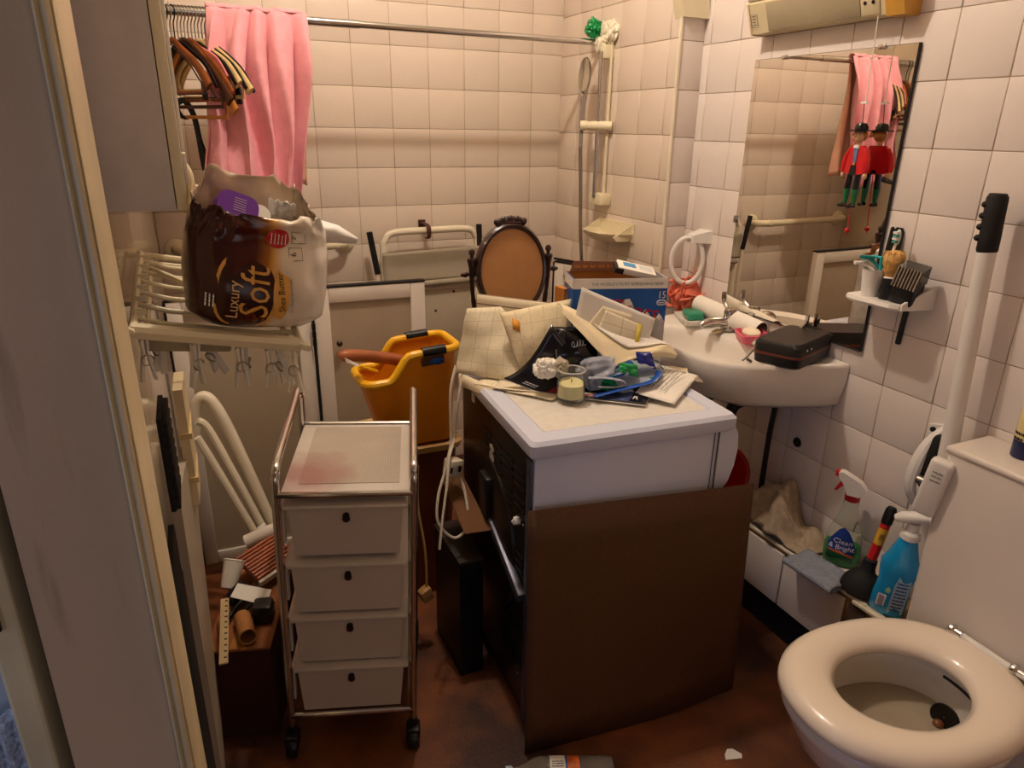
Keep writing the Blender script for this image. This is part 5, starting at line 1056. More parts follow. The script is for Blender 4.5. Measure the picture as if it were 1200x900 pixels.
t.part('inner_bore', MB().lathe([(0.0284, LT*0.999), (0.0284, LT-0.05), (0.001, LT-0.05)], 24, m0), mat('tube_inside', '#6b5138', 0.9))
t = T('bath_puff', 'coral pink net bath puff hanging under the white towel ring', 'bath puff', (1.63, 2.04, 0.95))
M_puff = mat('coral_net', '#e07a63', 0.6, var=0.18, scale=40)
t.part('core', MB().sph((1.63, 2.035, 0.955), 0.055, (1.05, 0.95, 1.0), 16), M_puff)
random.seed(21)
for k in range(26):
    q, s_ = random.uniform(0, 2*pi), random.uniform(-0.9, 0.9); n_ = Vector((cos(q)*math.sqrt(1-s_*s_), sin(q)*math.sqrt(1-s_*s_), s_)); a_ = n_.orthogonal(); b_ = n_.cross(a_); w_ = random.uniform(0.4, 1.0)
    ps = [Vector((1.63, 2.035, 0.955)) + (n_*cos(h_) + (a_*cos(w_*3) + b_*sin(w_*3))*sin(h_))*(0.056 + 0.006*sin(9*h_)) for h_ in [-1.0 + 2.0*j/14 for j in range(15)]]
    t.part('net_fold', MB().tube(ps, 0.0075, 6, True, 0.5), M_puff)
t.part('cord', MB().tube([(1.64, 2.03, 1.005), (1.655, 2.025, 1.05)], 0.002, 5), M_puff)
t = T('towel_ring', 'white oval towel ring on a bracket at the mirror left edge', 'towel ring', (1.655, 2.03, 1.15))
rc = Vector((1.598, 2.015, 1.086))
rgp = [rc + Vector((0.046*cos(q), -0.030*cos(q), 0.082*sin(q)*(1.0 if sin(q) > 0 else 0.98))) for q in [2*pi*i/40 for i in range(41)]]
t.part('ring', MB().tube(rgp, 0.0088, 12, False), M_white)
t.part('bracket', MB().loft([[(1.658, 1.965, 1.15), (1.658, 2.035, 1.15), (1.658, 2.035, 1.195), (1.658, 1.965, 1.195)], [(1.600, 1.995, 1.152), (1.600, 2.030, 1.152), (1.600, 2.030, 1.178), (1.600, 1.995, 1.178)]]), M_white, smooth=False)
t = T('toiletry_case', 'black zipped toiletry case on the right end of the basin', 'case', (1.535, 1.41, 0.90))
km = Matrix.Translation((1.548, 1.432, 0.902)) @ Euler((R(-2), R(-2), R(18))).to_matrix().to_4x4()
rk = lambda a, b, z, r=0.022: [km @ Vector((x, y, z)) for x, y in rrect(a, b, r, 5)]
t.part('lower_shell', MB().loft([rk(0.19, 0.125, 0.0), rk(0.205, 0.140, 0.006), rk(0.208, 0.143, 0.032)], True, True), M_black)
t.part('upper_shell', MB().loft([rk(0.208, 0.143, 0.038), rk(0.206, 0.141, 0.062), rk(0.192, 0.127, 0.072)], True, True), M_black)
t.part('zip', MB().loft([rk(0.209, 0.144, 0.0315), rk(0.2095, 0.1445, 0.035), rk(0.209, 0.144, 0.0385)], True, True), mat('brown_zip', '#6b2f1c', 0.5))
for x_ in (-0.06, -0.035): t.part('stud', MB().sph(km @ Vector((x_, -0.0705, 0.052)), 0.0035, n=8), M_chrome)

# ------------------------------------------------------------------ wall mirror, clips, wooden figure, shaver light
t = T('wall_mirror', 'large frameless wall mirror with chrome clips above the basin', 'mirror', (1.655, 1.575, 0.93))
y0, y1, z0, z1 = 1.292, 1.850, 0.955, 1.728
mm_glass = mat('mirror_silver', '#f0ece4', 0.012, 1.0, var=0)
m0 = frame((1.6505, y1, z0), (0, -1, 0), (0, 0, 1))
t.part('glass', MB().box((1.652, (y0+y1)/2, (z0+z1)/2), (0.004, y1-y0, z1-z0)), mm_glass, smooth=False)
t.part('backing', MB().box((1.657, (y0+y1)/2, (z0+z1)/2), (0.006, y1-y0+0.003, z1-z0+0.003)), M_black, smooth=False)
t.part('edge_strip', MB().box((1.6515, y0-0.0015, (z0+z1)/2), (0.0075, 0.003, z1-z0)), M_black, smooth=False)
t.part('edge_strip', MB().box((1.6515, (y0+y1)/2, z0-0.0015), (0.0075, y1-y0, 0.003)), M_black, smooth=False)
for y_, z_ in ((1.725, z1), (1.395, z1), (y0, 1.16), (y1, 1.25), (1.72, z0)):
    cl = t.part('clip', MB().box((1.648, y_, z_), (0.010, 0.022 if z_ in (z0, z1) else 0.012, 0.012 if z_ in (z0, z1) else 0.024), bev=0.003), M_chrome)

M_rj = mat('red_paint', '#c8141c', 0.25); M_bk = mat('black_paint', '#0e0d10', 0.2); M_skin = mat('flesh_paint', '#e2b48a', 0.4); M_gr = mat('green_paint', '#12663a', 0.35)
FX, FY, FZ = 1.618, 1.382, 1.43
t = T('wooden_figure', 'small wooden toy figure in red jacket and black hat hanging before the mirror', 'toy', (FX, FY, FZ))
fm = frame((FX, FY, FZ), (-0.18, -1, 0), (0, 0, 1))
fl = lambda pts, z, h: (pts, h, fm @ Matrix.Translation((0, 0, z)))
t.part('jacket', MB().prism([(-0.022, 0.062), (0.022, 0.062), (0.034, 0.045), (0.036, -0.006), (0.012, -0.012), (0.006, 0.0), (-0.006, 0.0), (-0.012, -0.012), (-0.034, -0.008), (-0.034, 0.045)], 0.010, fm), M_rj)
t.part('shirt', MB().prism([(-0.008, 0.060), (0.008, 0.060), (0.006, 0.018), (-0.004, 0.018)], 0.002, fm @ Matrix.Translation((0, 0, 0.010))), mat('blue_check_paint', '#55719b', 0.4, var=0.5, scale=300))
t.part('collar', MB().prism([(-0.011, 0.056), (0.011, 0.056), (0.007, 0.064), (-0.007, 0.064)], 0.004, fm @ Matrix.Translation((0, 0, 0.009))), M_whiteink)
t.part('buckle', MB().box(fm @ Vector((0.0, 0.016, 0.011)), (0.003, 0.006, 0.005)), M_gold)
t.part('trousers', MB().prism([(-0.009, 0.014), (0.008, 0.014), (0.013, -0.012), (-0.014, -0.012)], 0.0025, fm @ Matrix.Translation((0, 0, 0.0095))), M_bk)
for s_, b_ in ((-1, 0.05), (1, 0.02)):
    ar = t.part('arm', MB().tube([fm @ Vector(p) for p in ((s_*0.026, 0.054, 0.004), (s_*0.036, 0.035, 0.006), (s_*0.041, 0.008, 0.006), (s_*0.041, -0.004, 0.006))], [0.007, 0.0085, 0.0085, 0.007], 10), M_rj)
    t.part('hand', MB().sph(fm @ Vector((s_*0.042, -0.012, 0.006)), 0.0065, (0.9, 0.9, 1.3), 10), M_skin, parent=ar)
    lg = t.part('leg', MB().tube([fm @ Vector(p) for p in ((s_*0.014, -0.010, 0.004), (s_*0.016, -0.048, 0.005))], [0.0085, 0.0085], 10), M_bk)
    t.part('stocking', MB().tube([fm @ Vector(p) for p in ((s_*0.016, -0.047, 0.005), (s_*0.0155, -0.060, 0.005), (s_*0.0165, -0.084, 0.005))], [0.0088, 0.0082, 0.0055], 10), M_gr, parent=lg)
    t.part('shoe', MB().tube([fm @ Vector(p) for p in ((s_*0.0165 + 0.005, -0.088, 0.004), (s_*0.0165 - 0.005, -0.090, 0.009), (s_*0.0165 - 0.016, -0.092, 0.012))], [0.0055, 0.0065, 0.004], 10), M_bk, parent=lg)
hd = t.part('head', MB().sph(fm @ Vector((0, 0.084, 0.008)), 0.0155, (0.95, 0.95, 1.1), 18), M_skin)
t.part('neck', MB().cyl(fm @ Vector((0, 0.062, 0.006)), fm @ Vector((0, 0.074, 0.007)), 0.0065, n=10), M_skin)
t.part('nose', MB().sph(fm @ Vector((-0.002, 0.083, 0.024)), 0.0032, n=8), M_skin, parent=hd)
for s_ in (-1, 1): t.part('eye', MB().sph(fm @ Vector((-0.002+s_*0.006, 0.088, 0.0215)), 0.0016, n=8), M_bk, parent=hd)
t.part('mouth', MB().box(fm @ Vector((-0.001, 0.0755, 0.0225)), (0.0015, 0.007, 0.0014)), M_rj, parent=hd)
t.part('hair', MB().tube([fm @ Vector(p) for p in ((-0.012, 0.090, 0.0), (-0.022, 0.090, 0.002), (-0.030, 0.084, 0.004))], [0.007, 0.0075, 0.003], 8), M_honey, parent=hd)
t.part('hair', MB().sph(fm @ Vector((0.0, 0.086, 0.002)), 0.0152, (1.02, 1.05, 1.0), 14), M_honey, parent=hd)
hb_ = t.part('hat', MB().lathe([(0.001, 0.0), (0.029, 0.0), (0.0295, 0.003), (0.017, 0.0045), (0.0165, 0.012), (0.012, 0.019), (0.001, 0.022)], 24, frame(fm @ Vector((0, 0.097, 0.006)), (1, 0, 0), (0, 1, 0))), M_bk)
t.part('hanging_string', MB().tube([fm @ Vector((0, 0.118, 0.006)), fm @ Vector((-0.006, 0.165, 0.006))], 0.0011, 5), mat('brown_string', '#5d2a1a', 0.7))
t.part('toggle', MB().box(fm @ Vector((-0.006, 0.166, 0.006)), (0.005, 0.020, 0.005)), M_whiteink)
t.part('pull_string', MB().tube([fm @ Vector((0, -0.008, 0.002)), fm @ Vector((0.004, -0.07, 0.002)), fm @ Vector((0.010, -0.150, 0.004))], 0.0013, 5), M_rj)
t.part('pull_bead', MB().sph(fm @ Vector((0.010, -0.154, 0.004)), 0.0068, n=12), M_rj)
t.part('string_tail', MB().tube([fm @ Vector((0.010, -0.158, 0.004)), fm @ Vector((0.013, -0.168, 0.004))], 0.0013, 5), M_rj)

t = T('shaver_light', 'cream shaver light with socket fixed to the tiles above the mirror', 'wall light', (1.655, 1.58, 1.86))
y0, y1 = 1.335, 1.835
pf_ = [(1.659, 1.795), (1.610, 1.795), (1.582, 1.872), (1.590, 1.882), (1.659, 1.888)]
t.part('body', MB().loft([[(x, y, z) for x, z in pf_] for y in (y0+0.03, y1-0.005)], True, True), mat('lamp_ivory', '#d8cba6', 0.4, var=0.05), smooth=False)
t.part('end_cap', MB().loft([[(x, y, z) for x, z in [(1.659, 1.790), (1.607, 1.790), (1.577, 1.872), (1.588, 1.887), (1.659, 1.893)]] for y in (y0-0.022, y0+0.03)], True, True), mat('amber_cap', '#cf9c43', 0.4), smooth=False)
t.part('end_cap', MB().loft([[(x, y, z) for x, z in [(1.659, 1.792), (1.608, 1.792), (1.579, 1.872), (1.588, 1.885), (1.659, 1.891)]] for y in (y1-0.007, y1)], True, True), M_arch, smooth=False)
lm = frame((1.5955, 1.835, 1.8335), (0, -1, 0), Vector((-0.028, 0, 0.077)))
M_diff = mat('diffuser', '#a79c80', 0.35)
t.part('diffuser', MB().box(lm @ Vector((0.235, 0.0, 0.001)), (0.003, 0.32, 0.076), (0, R(-20), 0), 0.001), M_diff)
t.part('top_roll', MB().cyl((1.590, y0+0.03, 1.884), (1.590, y1, 1.884), 0.008, n=12), M_diff)
so = t.part('socket_plate', MB().box(lm @ Vector((0.425, 0.0, 0.0012)), (0.003, 0.055, 0.074), (0, R(-20), 0), 0.001), MC['lamp_ivory'])
for q, r_ in ((0.412, 0.0), (0.436, 0.0)): t.part('socket_hole', MB().cyl(lm @ Vector((q, -0.008, 0.0005)), lm @ Vector((q, -0.008, 0.0045)), 0.0045, n=10), M_black, parent=so)
t.part('switch_icon', MB().tube([lm @ Vector((0.024+x, -0.004+y, 0.0022)) for x, y in ((-0.014, -0.018), (0.012, -0.018), (0.012, 0.016), (-0.014, 0.016), (-0.014, -0.018))], 0.0006, 4), M_ink)
t.part('icon_print', bars(MB(), 4, 0.016, 0.002, 0.008, lambda x, y: lm @ Vector((0.023+x, -0.004+y, 0.0022)), 0.5, 4, 0.5), M_ink)
t.part('pull_cord', MB().tube([(1.612, 1.392, 1.796), (1.617, 1.388, 1.596)], 0.0013, 6), M_whiteink)

# ------------------------------------------------------------------ shelf with shaving things
t = T('wall_shelf', 'small white bathroom shelf on the tiles right of the mirror', 'shelf', (1.66, 1.20, 1.12))
out = [(1.657, 1.120), (1.565, 1.140), (1.552, 1.158), (1.553, 1.275), (1.566, 1.298), (1.657, 1.300)]
t.part('board', MB().loft([[(x, y, 1.110) for x, y in out], [(x - 0.003 if x < 1.6 else x, y, 1.116) for x, y in out], [(x, y, 1.125) for x, y in out]], True, True), M_white)
t.part('back_wing', MB().loft([[(1.657, 1.121, 1.112), (1.657, 1.121, 1.172), (1.567, 1.139, 1.128), (1.567, 1.139, 1.112)], [(1.657, 1.115, 1.112), (1.657, 1.115, 1.172), (1.567, 1.133, 1.128), (1.567, 1.133, 1.112)]]), M_white, smooth=False)
ZS = 1.1255
t = T('plastic_cup', 'white plastic cup holding razors on the small shelf', 'cup', (1.592, 1.252, ZS))
t.part('cup_wall', MB().lathe([(0.001, 0), (0.020, 0), (0.027, 0.068), (0.0285, 0.069), (0.0265, 0.069), (0.019, 0.003), (0.001, 0.003)], 24, Matrix.Translation((1.592, 1.252, ZS))), M_white)
for i, (lab, m_, a_, b_) in enumerate((('turquoise disposable razor lying highest across the cup', 'turq', (1.600, 1.285, 1.218), (1.590, 1.235, 1.226)), ('teal disposable razor dipping into the white cup', 'teal', (1.585, 1.272, 1.222), (1.600, 1.240, 1.195)), ('cream disposable razor hooked over the cup left rim', 'cream', (1.585, 1.288, 1.204), (1.595, 1.255, 1.190)))):
    t = T('disposable_razor', lab, 'razor', a_); m_ = {'turq': mat('turquoise', '#1fa0a8', 0.3), 'teal': mat('teal_green', '#117f78', 0.3), 'cream': M_white}[m_]
    t.part('head', MB().box(a_, (0.016, 0.034, 0.009), (0, 0, R(12 + 25*i)), 0.002), m_)
    t.part('handle', MB().tube([a_, Vector(a_).lerp(Vector(b_), 0.5) + Vector((0, 0, 0.003)), b_, Vector(b_) + Vector((0.0, -0.004, -0.035))], 0.0042, 8), m_)
t = T('toothbrush', 'white toothbrush standing head up in the plastic cup', 'toothbrush', (1.600, 1.235, 1.13))
t.part('stem', MB().tube([(1.600, 1.240, 1.135), (1.610, 1.226, 1.215), (1.615, 1.222, 1.262)], [0.0045, 0.0042, 0.003], 8), M_white)
t.part('head', MB().sph((1.617, 1.221, 1.278), 1, (0.0045, 0.008, 0.020), 12), mat('pale_green_plastic', '#cfe3dc', 0.3))
for k in range(4): t.part('bristle_tuft', MB().box((1.609, 1.221, 1.267 + k*0.0075), (0.010, 0.012 if k % 2 else 0.010, 0.0055)), M_whiteink if k % 2 else mat('teal_bristle', '#4fa79c', 0.6))
t = T('hair_comb', 'black wide comb standing behind the toothbrush against the tiles', 'comb', (1.64, 1.215, ZS))
cm_ = frame((1.640, 1.272, ZS), (0, -1, 0), (0.10, -0.06, 1)) @ Matrix.Diagonal((0.8, 0.93, 1, 1))
t.part('spine', MB().prism([(0.0, 0), (0.010, 0), (0.010, 0.18), (0.004, 0.185), (0, 0.18)], 0.006, cm_), M_black)
t.part('back_plate', MB().prism([(0.016, 0), (0.052, 0), (0.046, 0.175), (0.038, 0.185), (0.022, 0.185), (0.014, 0.175)], 0.008, cm_), M_black)
for k in range(20): t.part('tooth', MB().box(cm_ @ Vector((0.013, 0.01 + k*0.0087, 0.003)), (0.004, 0.008, 0.003)), M_blackm)
t = T('shaving_brush', 'shaving brush with tan bristles and black handle on the shelf', 'brush', (1.597, 1.203, ZS))
bm_ = Matrix.Translation((1.597, 1.203, ZS)) @ Euler((R(-3), R(4), 0)).to_matrix().to_4x4()
t.part('handle', MB().lathe([(0.001, 0), (0.020, 0), (0.021, 0.004), (0.018, 0.03), (0.0185, 0.05), (0.015, 0.052), (0.001, 0.052)], 20, bm_), M_black)
t.part('white_ring', MB().lathe([(0.0152, 0.051), (0.0170, 0.053), (0.0152, 0.056), (0.001, 0.056)], 20, bm_), M_whiteink)
br_m = mat('badger_bristle', '#dcae66', 0.8, var=0.35, scale=60)
t.part('bristles', MB().lathe([(0.013, 0.055), (0.016, 0.068), (0.023, 0.088), (0.026, 0.104), (0.022, 0.116), (0.010, 0.122), (0.001, 0.123)], 28, bm_), br_m)
for k in range(34):
    q = k*2.4; rr_ = 0.022
    t.part('bristle_strand', MB().tube([bm_ @ Vector((0.013*cos(q), 0.013*sin(q), 0.058)), bm_ @ Vector((0.0245*cos(q), 0.0245*sin(q), 0.092)), bm_ @ Vector((0.026*cos(q)*(0.6+0.4*((k*7) % 5)/5), 0.026*sin(q)*(0.6+0.4*((k*7) % 5)/5), 0.120))], 0.0016, 4), br_m)
t = T('clipper_comb_box', 'black ribbed hair clipper attachment leaning at the shelf right end', 'clipper', (1.60, 1.15, ZS))
bm_ = Matrix.Translation((1.600, 1.155, ZS+0.030)) @ Euler((R(8), R(-8), R(12))).to_matrix().to_4x4()
t.part('body', MB().box(bm_ @ Vector((0, 0, -0.004)), (0.055, 0.058, 0.050), bm_.to_euler(), 0.005), M_black)
wdg = t.part('guard', MB().loft([[bm_ @ Vector(p) for p in r] for r in ([(-0.03, s_, 0.018), (0.028, s_, 0.022), (0.028, s_, 0.066), (-0.012, s_, 0.060)] for s_ in (-0.030, 0.030))]), mat('smoke_plastic', '#26221e', 0.15), smooth=False)
for k in range(8): t.part('guard_tooth', MB().tube([bm_ @ Vector((-0.032, -0.027 + k*0.0077, 0.016)), bm_ @ Vector((-0.014, -0.027 + k*0.0077, 0.062))], 0.0019, 5), M_steel, parent=wdg)
t = T('hanging_comb', 'thin black comb handle hanging down below the small shelf', 'comb', (1.652, 1.185, 1.05))
t.part('handle', MB().prism(rrect(0.013, 0.105, 0.004), 0.005, frame((1.657, 1.186, 1.055), (0, -1, -0.05), (0, -0.05, 1))), M_black)

# ------------------------------------------------------------------ hinged support rail, receiver and hole
t = T('fold_up_rail', 'white hinged support rail folded up with black finger grip', 'grab rail', (1.62, 0.95, 0.70))
t.part('wall_plate', MB().prism([(-0.030, -0.136), (0.029, -0.120), (0.045, -0.06), (0.045, 0.11), (0.016, 0.132), (-0.032, 0.115), (-0.022, 0.06), (-0.035, -0.03)], 0.012, frame((1.658, 1.020, 0.715), (0, -1, 0), (0, 0, 1))), M_white)
t.part('bracket_shell', MB().tube(crom([(1.640, 1.000, 0.845), (1.615, 1.020, 0.80), (1.600, 1.030, 0.74), (1.600, 1.034, 0.68), (1.615, 1.028, 0.635), (1.640, 1.020, 0.60)], 5), [0.010 + 0.014*sin(pi*i/25) for i in range(26)], 10, True, 0.6), M_white)
t.part('hinge_recess', MB().box((1.622, 0.995, 0.755), (0.055, 0.035, 0.150), (R(6), 0, 0), 0.012), M_blackm)
t.part('hinge_pin', MB().cyl((1.592, 1.010, 0.705), (1.592, 0.975, 0.705), 0.012, n=14), M_steel)
for y_, z_ in ((1.036, 0.823), (1.034, 0.605)): t.part('screw', MB().cyl((1.640, y_, z_), (1.6465, y_, z_), 0.0065, n=10), M_blackm)
t.part('tube', MB().tube([(1.600, 0.958, 0.70), (1.600, 0.962, 0.85), (1.600, 0.983, 1.22), (1.600, 0.985, 1.29)], 0.0195, 16), M_white)
gp = [(1.600, 0.985, 1.275), (1.600, 0.9855, 1.283), (1.600, 0.986, 1.31), (1.600, 0.988, 1.345), (1.600, 0.990, 1.395), (1.600, 0.990, 1.404)]
g = t.part('grip', MB().tube(gp, [0.018, 0.0215, 0.0215, 0.0215, 0.0215, 0.017], 16), M_blackm)
for k in range(4): t.part('finger_ridge', MB().sph((1.590, 1.0035, 1.308+k*0.024), 0.0105, (1, 1, 0.75), 12), M_blackm, parent=g)
t.part('label', bars(MB(), 2, 0.022, 0.003, 0.010, onm(frame((1.6445, 1.012, 0.640), (0, -1, 0), (0, 0, 1)))), M_gold)
t = T('alarm_receiver', 'cream alarm handset hung on the boxed cistern edge', 'handset', (1.50, 0.905, 0.68))
am = Matrix.Translation((1.496, 0.910, 0.752)) @ Euler((R(8), R(-3), R(18))).to_matrix().to_4x4()
t.part('case', MB().box(am.translation, (0.030, 0.050, 0.150), am.to_euler(), 0.010, 3), M_white)
for k in range(3):
    for q in (-1, 1): t.part('speaker_slot', MB().box(am @ Vector((-0.0150, q*0.006, 0.045 - k*0.011)), (0.002, 0.010, 0.0022), am.to_euler()), MC['seam_grey'])
solo('pipe_hole_cover', 'small black round hole cover in the tile under the basin', 'cover', MB().lathe([(0.001, 0.002), (0.011, 0.002), (0.013, 0.004), (0.015, 0.003), (0.016, 0.0)], 20, frame((1.6575, 1.457, 0.604), (0, -1, 0), (0, 0, 1))), M_black, (1.6575, 1.457, 0.604))

# ------------------------------------------------------------------ tiled pipe ledge and the things on it
ZL = 0.340
t = T('pipe_ledge', 'low tiled pipe boxing along the right wall under the basin', 'ledge', (1.58, 1.5, 0))
t.part('core', MB().box((1.585, 1.515, (0.155+ZL-0.006)/2), (0.145, 1.20, ZL-0.006-0.155)), mat('raw_chipboard', '#94703f', 0.85, var=0.2), smooth=False)
y = 1.075; k = 0
while y < 2.10:
    w_ = min(0.222, 2.10-y)
    t.part('front_tile', MB().box((1.507, y+w_/2, 0.235), (0.009, w_-0.003, 0.172), bev=0.0015), M_tile)
    y += 0.225
y = 1.025
while y < 2.10:
    w_ = min(0.150, 2.10-y)
    t.part('top_tile', MB().box((1.588, y+w_/2, ZL-0.004), (0.138, w_-0.003, 0.008), bev=0.0015), M_tile)
    y += 0.1525
t.part('edge_trim', MB().box((1.512, 1.56, ZL-0.002), (0.014, 1.09, 0.010), bev=0.003), M_ivory)
t.part('edge_trim', MB().box((1.510, 0.985, ZL-0.006), (0.022, 0.13, 0.010), (0, 0, R(2)), 0.002), M_ivory)
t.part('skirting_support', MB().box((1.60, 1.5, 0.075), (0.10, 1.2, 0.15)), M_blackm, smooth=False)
t.part('broken_edge', MB().box((1.510, 1.045, 0.245), (0.010, 0.05, 0.15), (R(8), 0, 0)), mat('broken_board', '#5b463a', 0.9, var=0.4), smooth=False)

# folded grey cloth
t = T('folded_cloth', 'folded blue grey cloth lying on the tiled ledge', 'cloth', (1.535, 1.165, ZL))
M_gc = mat('grey_terry', '#8d929f', 0.95, var=0.15, scale=120, bump=0.5, bscale=350)
cmx = Matrix.Translation((1.512, 1.175, ZL)) @ Euler((0, 0, R(3))).to_matrix().to_4x4()
for k in range(4):
    f = lambda u, v, k=k: cmx @ Vector((-0.052 - 0.004*(k % 2) + 0.100*u, -0.085 + 0.165*v + 0.004*nz(u*3, k, 1), 0.004 + 0.0045*k + 0.003*nz(u*4+k, v*4, 2) + 0.002*sin(u*9)))
    t.part('fold', MB().grid(f, 14, 16), M_gc, solid=0.0042, ang=3)
t.part('fold_edge', MB().tube([cmx @ Vector((-0.056, -0.085 + 0.165*j/10, 0.0110)) for j in range(11)], 0.0095, 10), M_gc)
# beige floor cloth
t = T('floor_cloth', 'crumpled beige floor cloth heaped on the ledge under the basin', 'cloth', (1.58, 1.40, ZL))
M_fc = mat('beige_cloth', '#b09d84', 0.95, var=0.12, scale=60, bump=0.4, bscale=300)
def cloth(u, v):
    x = 1.512 + 0.135*v + 0.015*nz(u*3, v*2, 4); y = 1.60 - 0.36*u + 0.012*nz(u*4, v*4, 9)
    ridge = 0.085*math.exp(-((u-0.30 - 0.12*v)/0.15)**2) + 0.105*math.exp(-((u-0.58 + 0.18*(v-0.5))/0.13)**2) + 0.035*math.exp(-((u-0.85)/0.10)**2)*v + 0.045*abs(nz(u*6, v*5, 3)) - 0.018*math.exp(-((u-0.44)/0.05)**2)
    edge = min(1, 6*u, 6*(1-u), 5*v, 5*(1-v)*1.3+0.15)
    z = ZL + 0.006 + ridge*(0.30 + 0.70*edge)*(0.75 + 0.35*sin(pi*v))
    x -= 0.03*math.exp(-((u-0.62)/0.10)**2)*(1-v); return Vector((min(x, 1.652), y, z))
t.part('heap', MB().grid(cloth, 60, 36), M_fc, solid=0.003, ang=3)
def lap(u, v):
    p = Vector((1.515 + 0.075*v, 1.455 - 0.10*u, ZL + 0.012)); p.z += 0.060*sin(pi*min(1, v*0.9+0.1))*sin(pi*u) + 0.006*nz(u*6, v*6, 1); p.x -= 0.012*sin(pi*u); return p
t.part('lap', MB().grid(lap, 20, 14), M_fc, solid=0.003, ang=3)
# red dustpan-like tub under the basin
t = T('red_bowl', 'red plastic bowl tipped on its side under the basin', 'bowl', (1.56, 1.58, ZL))
rm = Matrix.Translation((1.545, 1.645, ZL+0.095)) @ Euler((R(58), R(-14), 0)).to_matrix().to_4x4()
t.part('shell', MB().lathe([(0.001, -0.05), (0.055, -0.05), (0.080, 0.02), (0.090, 0.025), (0.0875, 0.028), (0.077, 0.022), (0.053, -0.046), (0.001, -0.046)], 28, rm), M_red)
t.part('handle', MB().tube(crom([(1.53, 1.56, ZL+0.055), (1.52, 1.52, ZL+0.045), (1.515, 1.49, ZL+0.022)], 5), 0.012, 10), M_red)
# trigger spray bottle with green cleaner
SB = Vector((1.608, 1.192, ZL))
t = T('spray_bottle', 'clear spray bottle of green cleaner with white and red trigger', 'spray bottle', SB)
sbm = Matrix.Translation(SB) @ Euler((0, 0, R(-60))).to_matrix().to_4x4()
prof = [(0.046, 0.0), (0.049, 0.006), (0.050, 0.05), (0.048, 0.08), (0.040, 0.115), (0.028, 0.155), (0.021, 0.185), (0.0195, 0.205), (0.015, 0.212)]
rb = lambda r, z, sy=0.62: [sbm @ Vector((r*cos(2*pi*i/28), r*sy*sin(2*pi*i/28), z)) for i in range(28)]
sy_ = lambda z: 0.62 + 0.38*max(0, min(1, (z-0.08)/0.10))
t.part('bottle', MB().loft([rb(r, z, sy_(z)) for r, z in prof], True, True), mat('bottle_clear', '#eef2ea', 0.08, trans=0.93, ior=1.08))
t.part('liquid', MB().loft([rb(r*0.965, z+0.002, sy_(z)*0.97) for r, z in prof[:3]] + [rb(0.0445, 0.068, 0.60)], True, True), mat('green_liquid', '#118a3c', 0.15))
t.part('collar', MB().lathe([(0.017, 0.205), (0.0205, 0.208), (0.0205, 0.232), (0.017, 0.236)], 20, sbm, True, True), M_red)
tm = sbm @ frame((0, 0.0125, 0.232), (-1, 0, 0), (0, 0, 1))
tm = sbm @ frame((0, -0.011, 0.234), (1, 0, 0), (0, 0, 1))
t.part('trigger_head', MB().prism([(0.020, 0.0), (0.036, 0.022), (0.018, 0.044), (-0.030, 0.064), (-0.042, 0.062), (-0.040, 0.048), (-0.022, 0.026), (-0.012, 0.0)], 0.024, tm), M_white)
t.part('nozzle', MB().prism([(-0.040, 0.046), (-0.050, 0.049), (-0.050, 0.062), (-0.040, 0.064)], 0.018, tm @ Matrix.Translation((0, 0, 0.003))), M_red)
t.part('trigger', MB().prism([(-0.026, 0.036), (-0.034, 0.032), (-0.046, 0.004), (-0.040, 0.002), (-0.026, 0.022)], 0.012, tm @ Matrix.Translation((0, 0, 0.006))), M_red)
def sl(x, z, o=0.0008):
    prof_r = 0.050 if z < 0.06 else 0.050 - (z-0.06)*0.16
    q = max(-0.95, min(0.95, x/prof_r)); return sbm @ Vector((x, -prof_r*0.62*math.sqrt(1-q*q)*(1+0.0*z) - o - (0.004 if z > 0.085 else 0.0015), z))
def lpatch(mb, pts, o):
    cx = sum(p[0] for p in pts)/len(pts); cz = sum(p[1] for p in pts)/len(pts)
    return mb.loft([[sl(cx+(x-cx)*s_, cz+(z-cz)*s_, o) for x, z in pts] for s_ in (1, 0.75, 0.5, 0.25, 0.03)], False, True)
lb = t.part('label', lpatch(MB(), blob(-0.002, 0.085, 0.034, 0.046, 0, k=0.9)[0:0] or [(-0.036, 0.045), (-0.037, 0.070), (-0.026, 0.098), (-0.012, 0.122), (0.0, 0.130), (0.012, 0.122), (0.026, 0.098), (0.036, 0.070), (0.036, 0.045), (0.020, 0.040), (-0.02, 0.042)], 0.0008), mat('label_blue', '#1d3f92', 0.35), ang=3)
t.part('label_green', lpatch(MB(), [(-0.036, 0.022), (0.036, 0.022), (0.036, 0.050), (0.0, 0.053), (-0.036, 0.052)], 0.0012), mat('label_green', '#0f5a30', 0.35), ang=3)
t.part('label_orange', lpatch(MB(), [(-0.034, 0.046), (0.034, 0.038), (0.035, 0.046), (0.0, 0.055), (-0.034, 0.054)], 0.0018), mat('label_orange', '#c8632e', 0.4), ang=3)
t.part('lettering', MB().text('Clean', 0.023, lambda x, y: sl(0.002+x, 0.085+y, 0.0022), 0.15), M_whiteink, parent=lb, ang=3)
t.part('lettering', MB().text('& Bright', 0.0205, lambda x, y: sl(0.0+x, 0.066+y, 0.0022), 0.15), M_whiteink, parent=lb, ang=3)
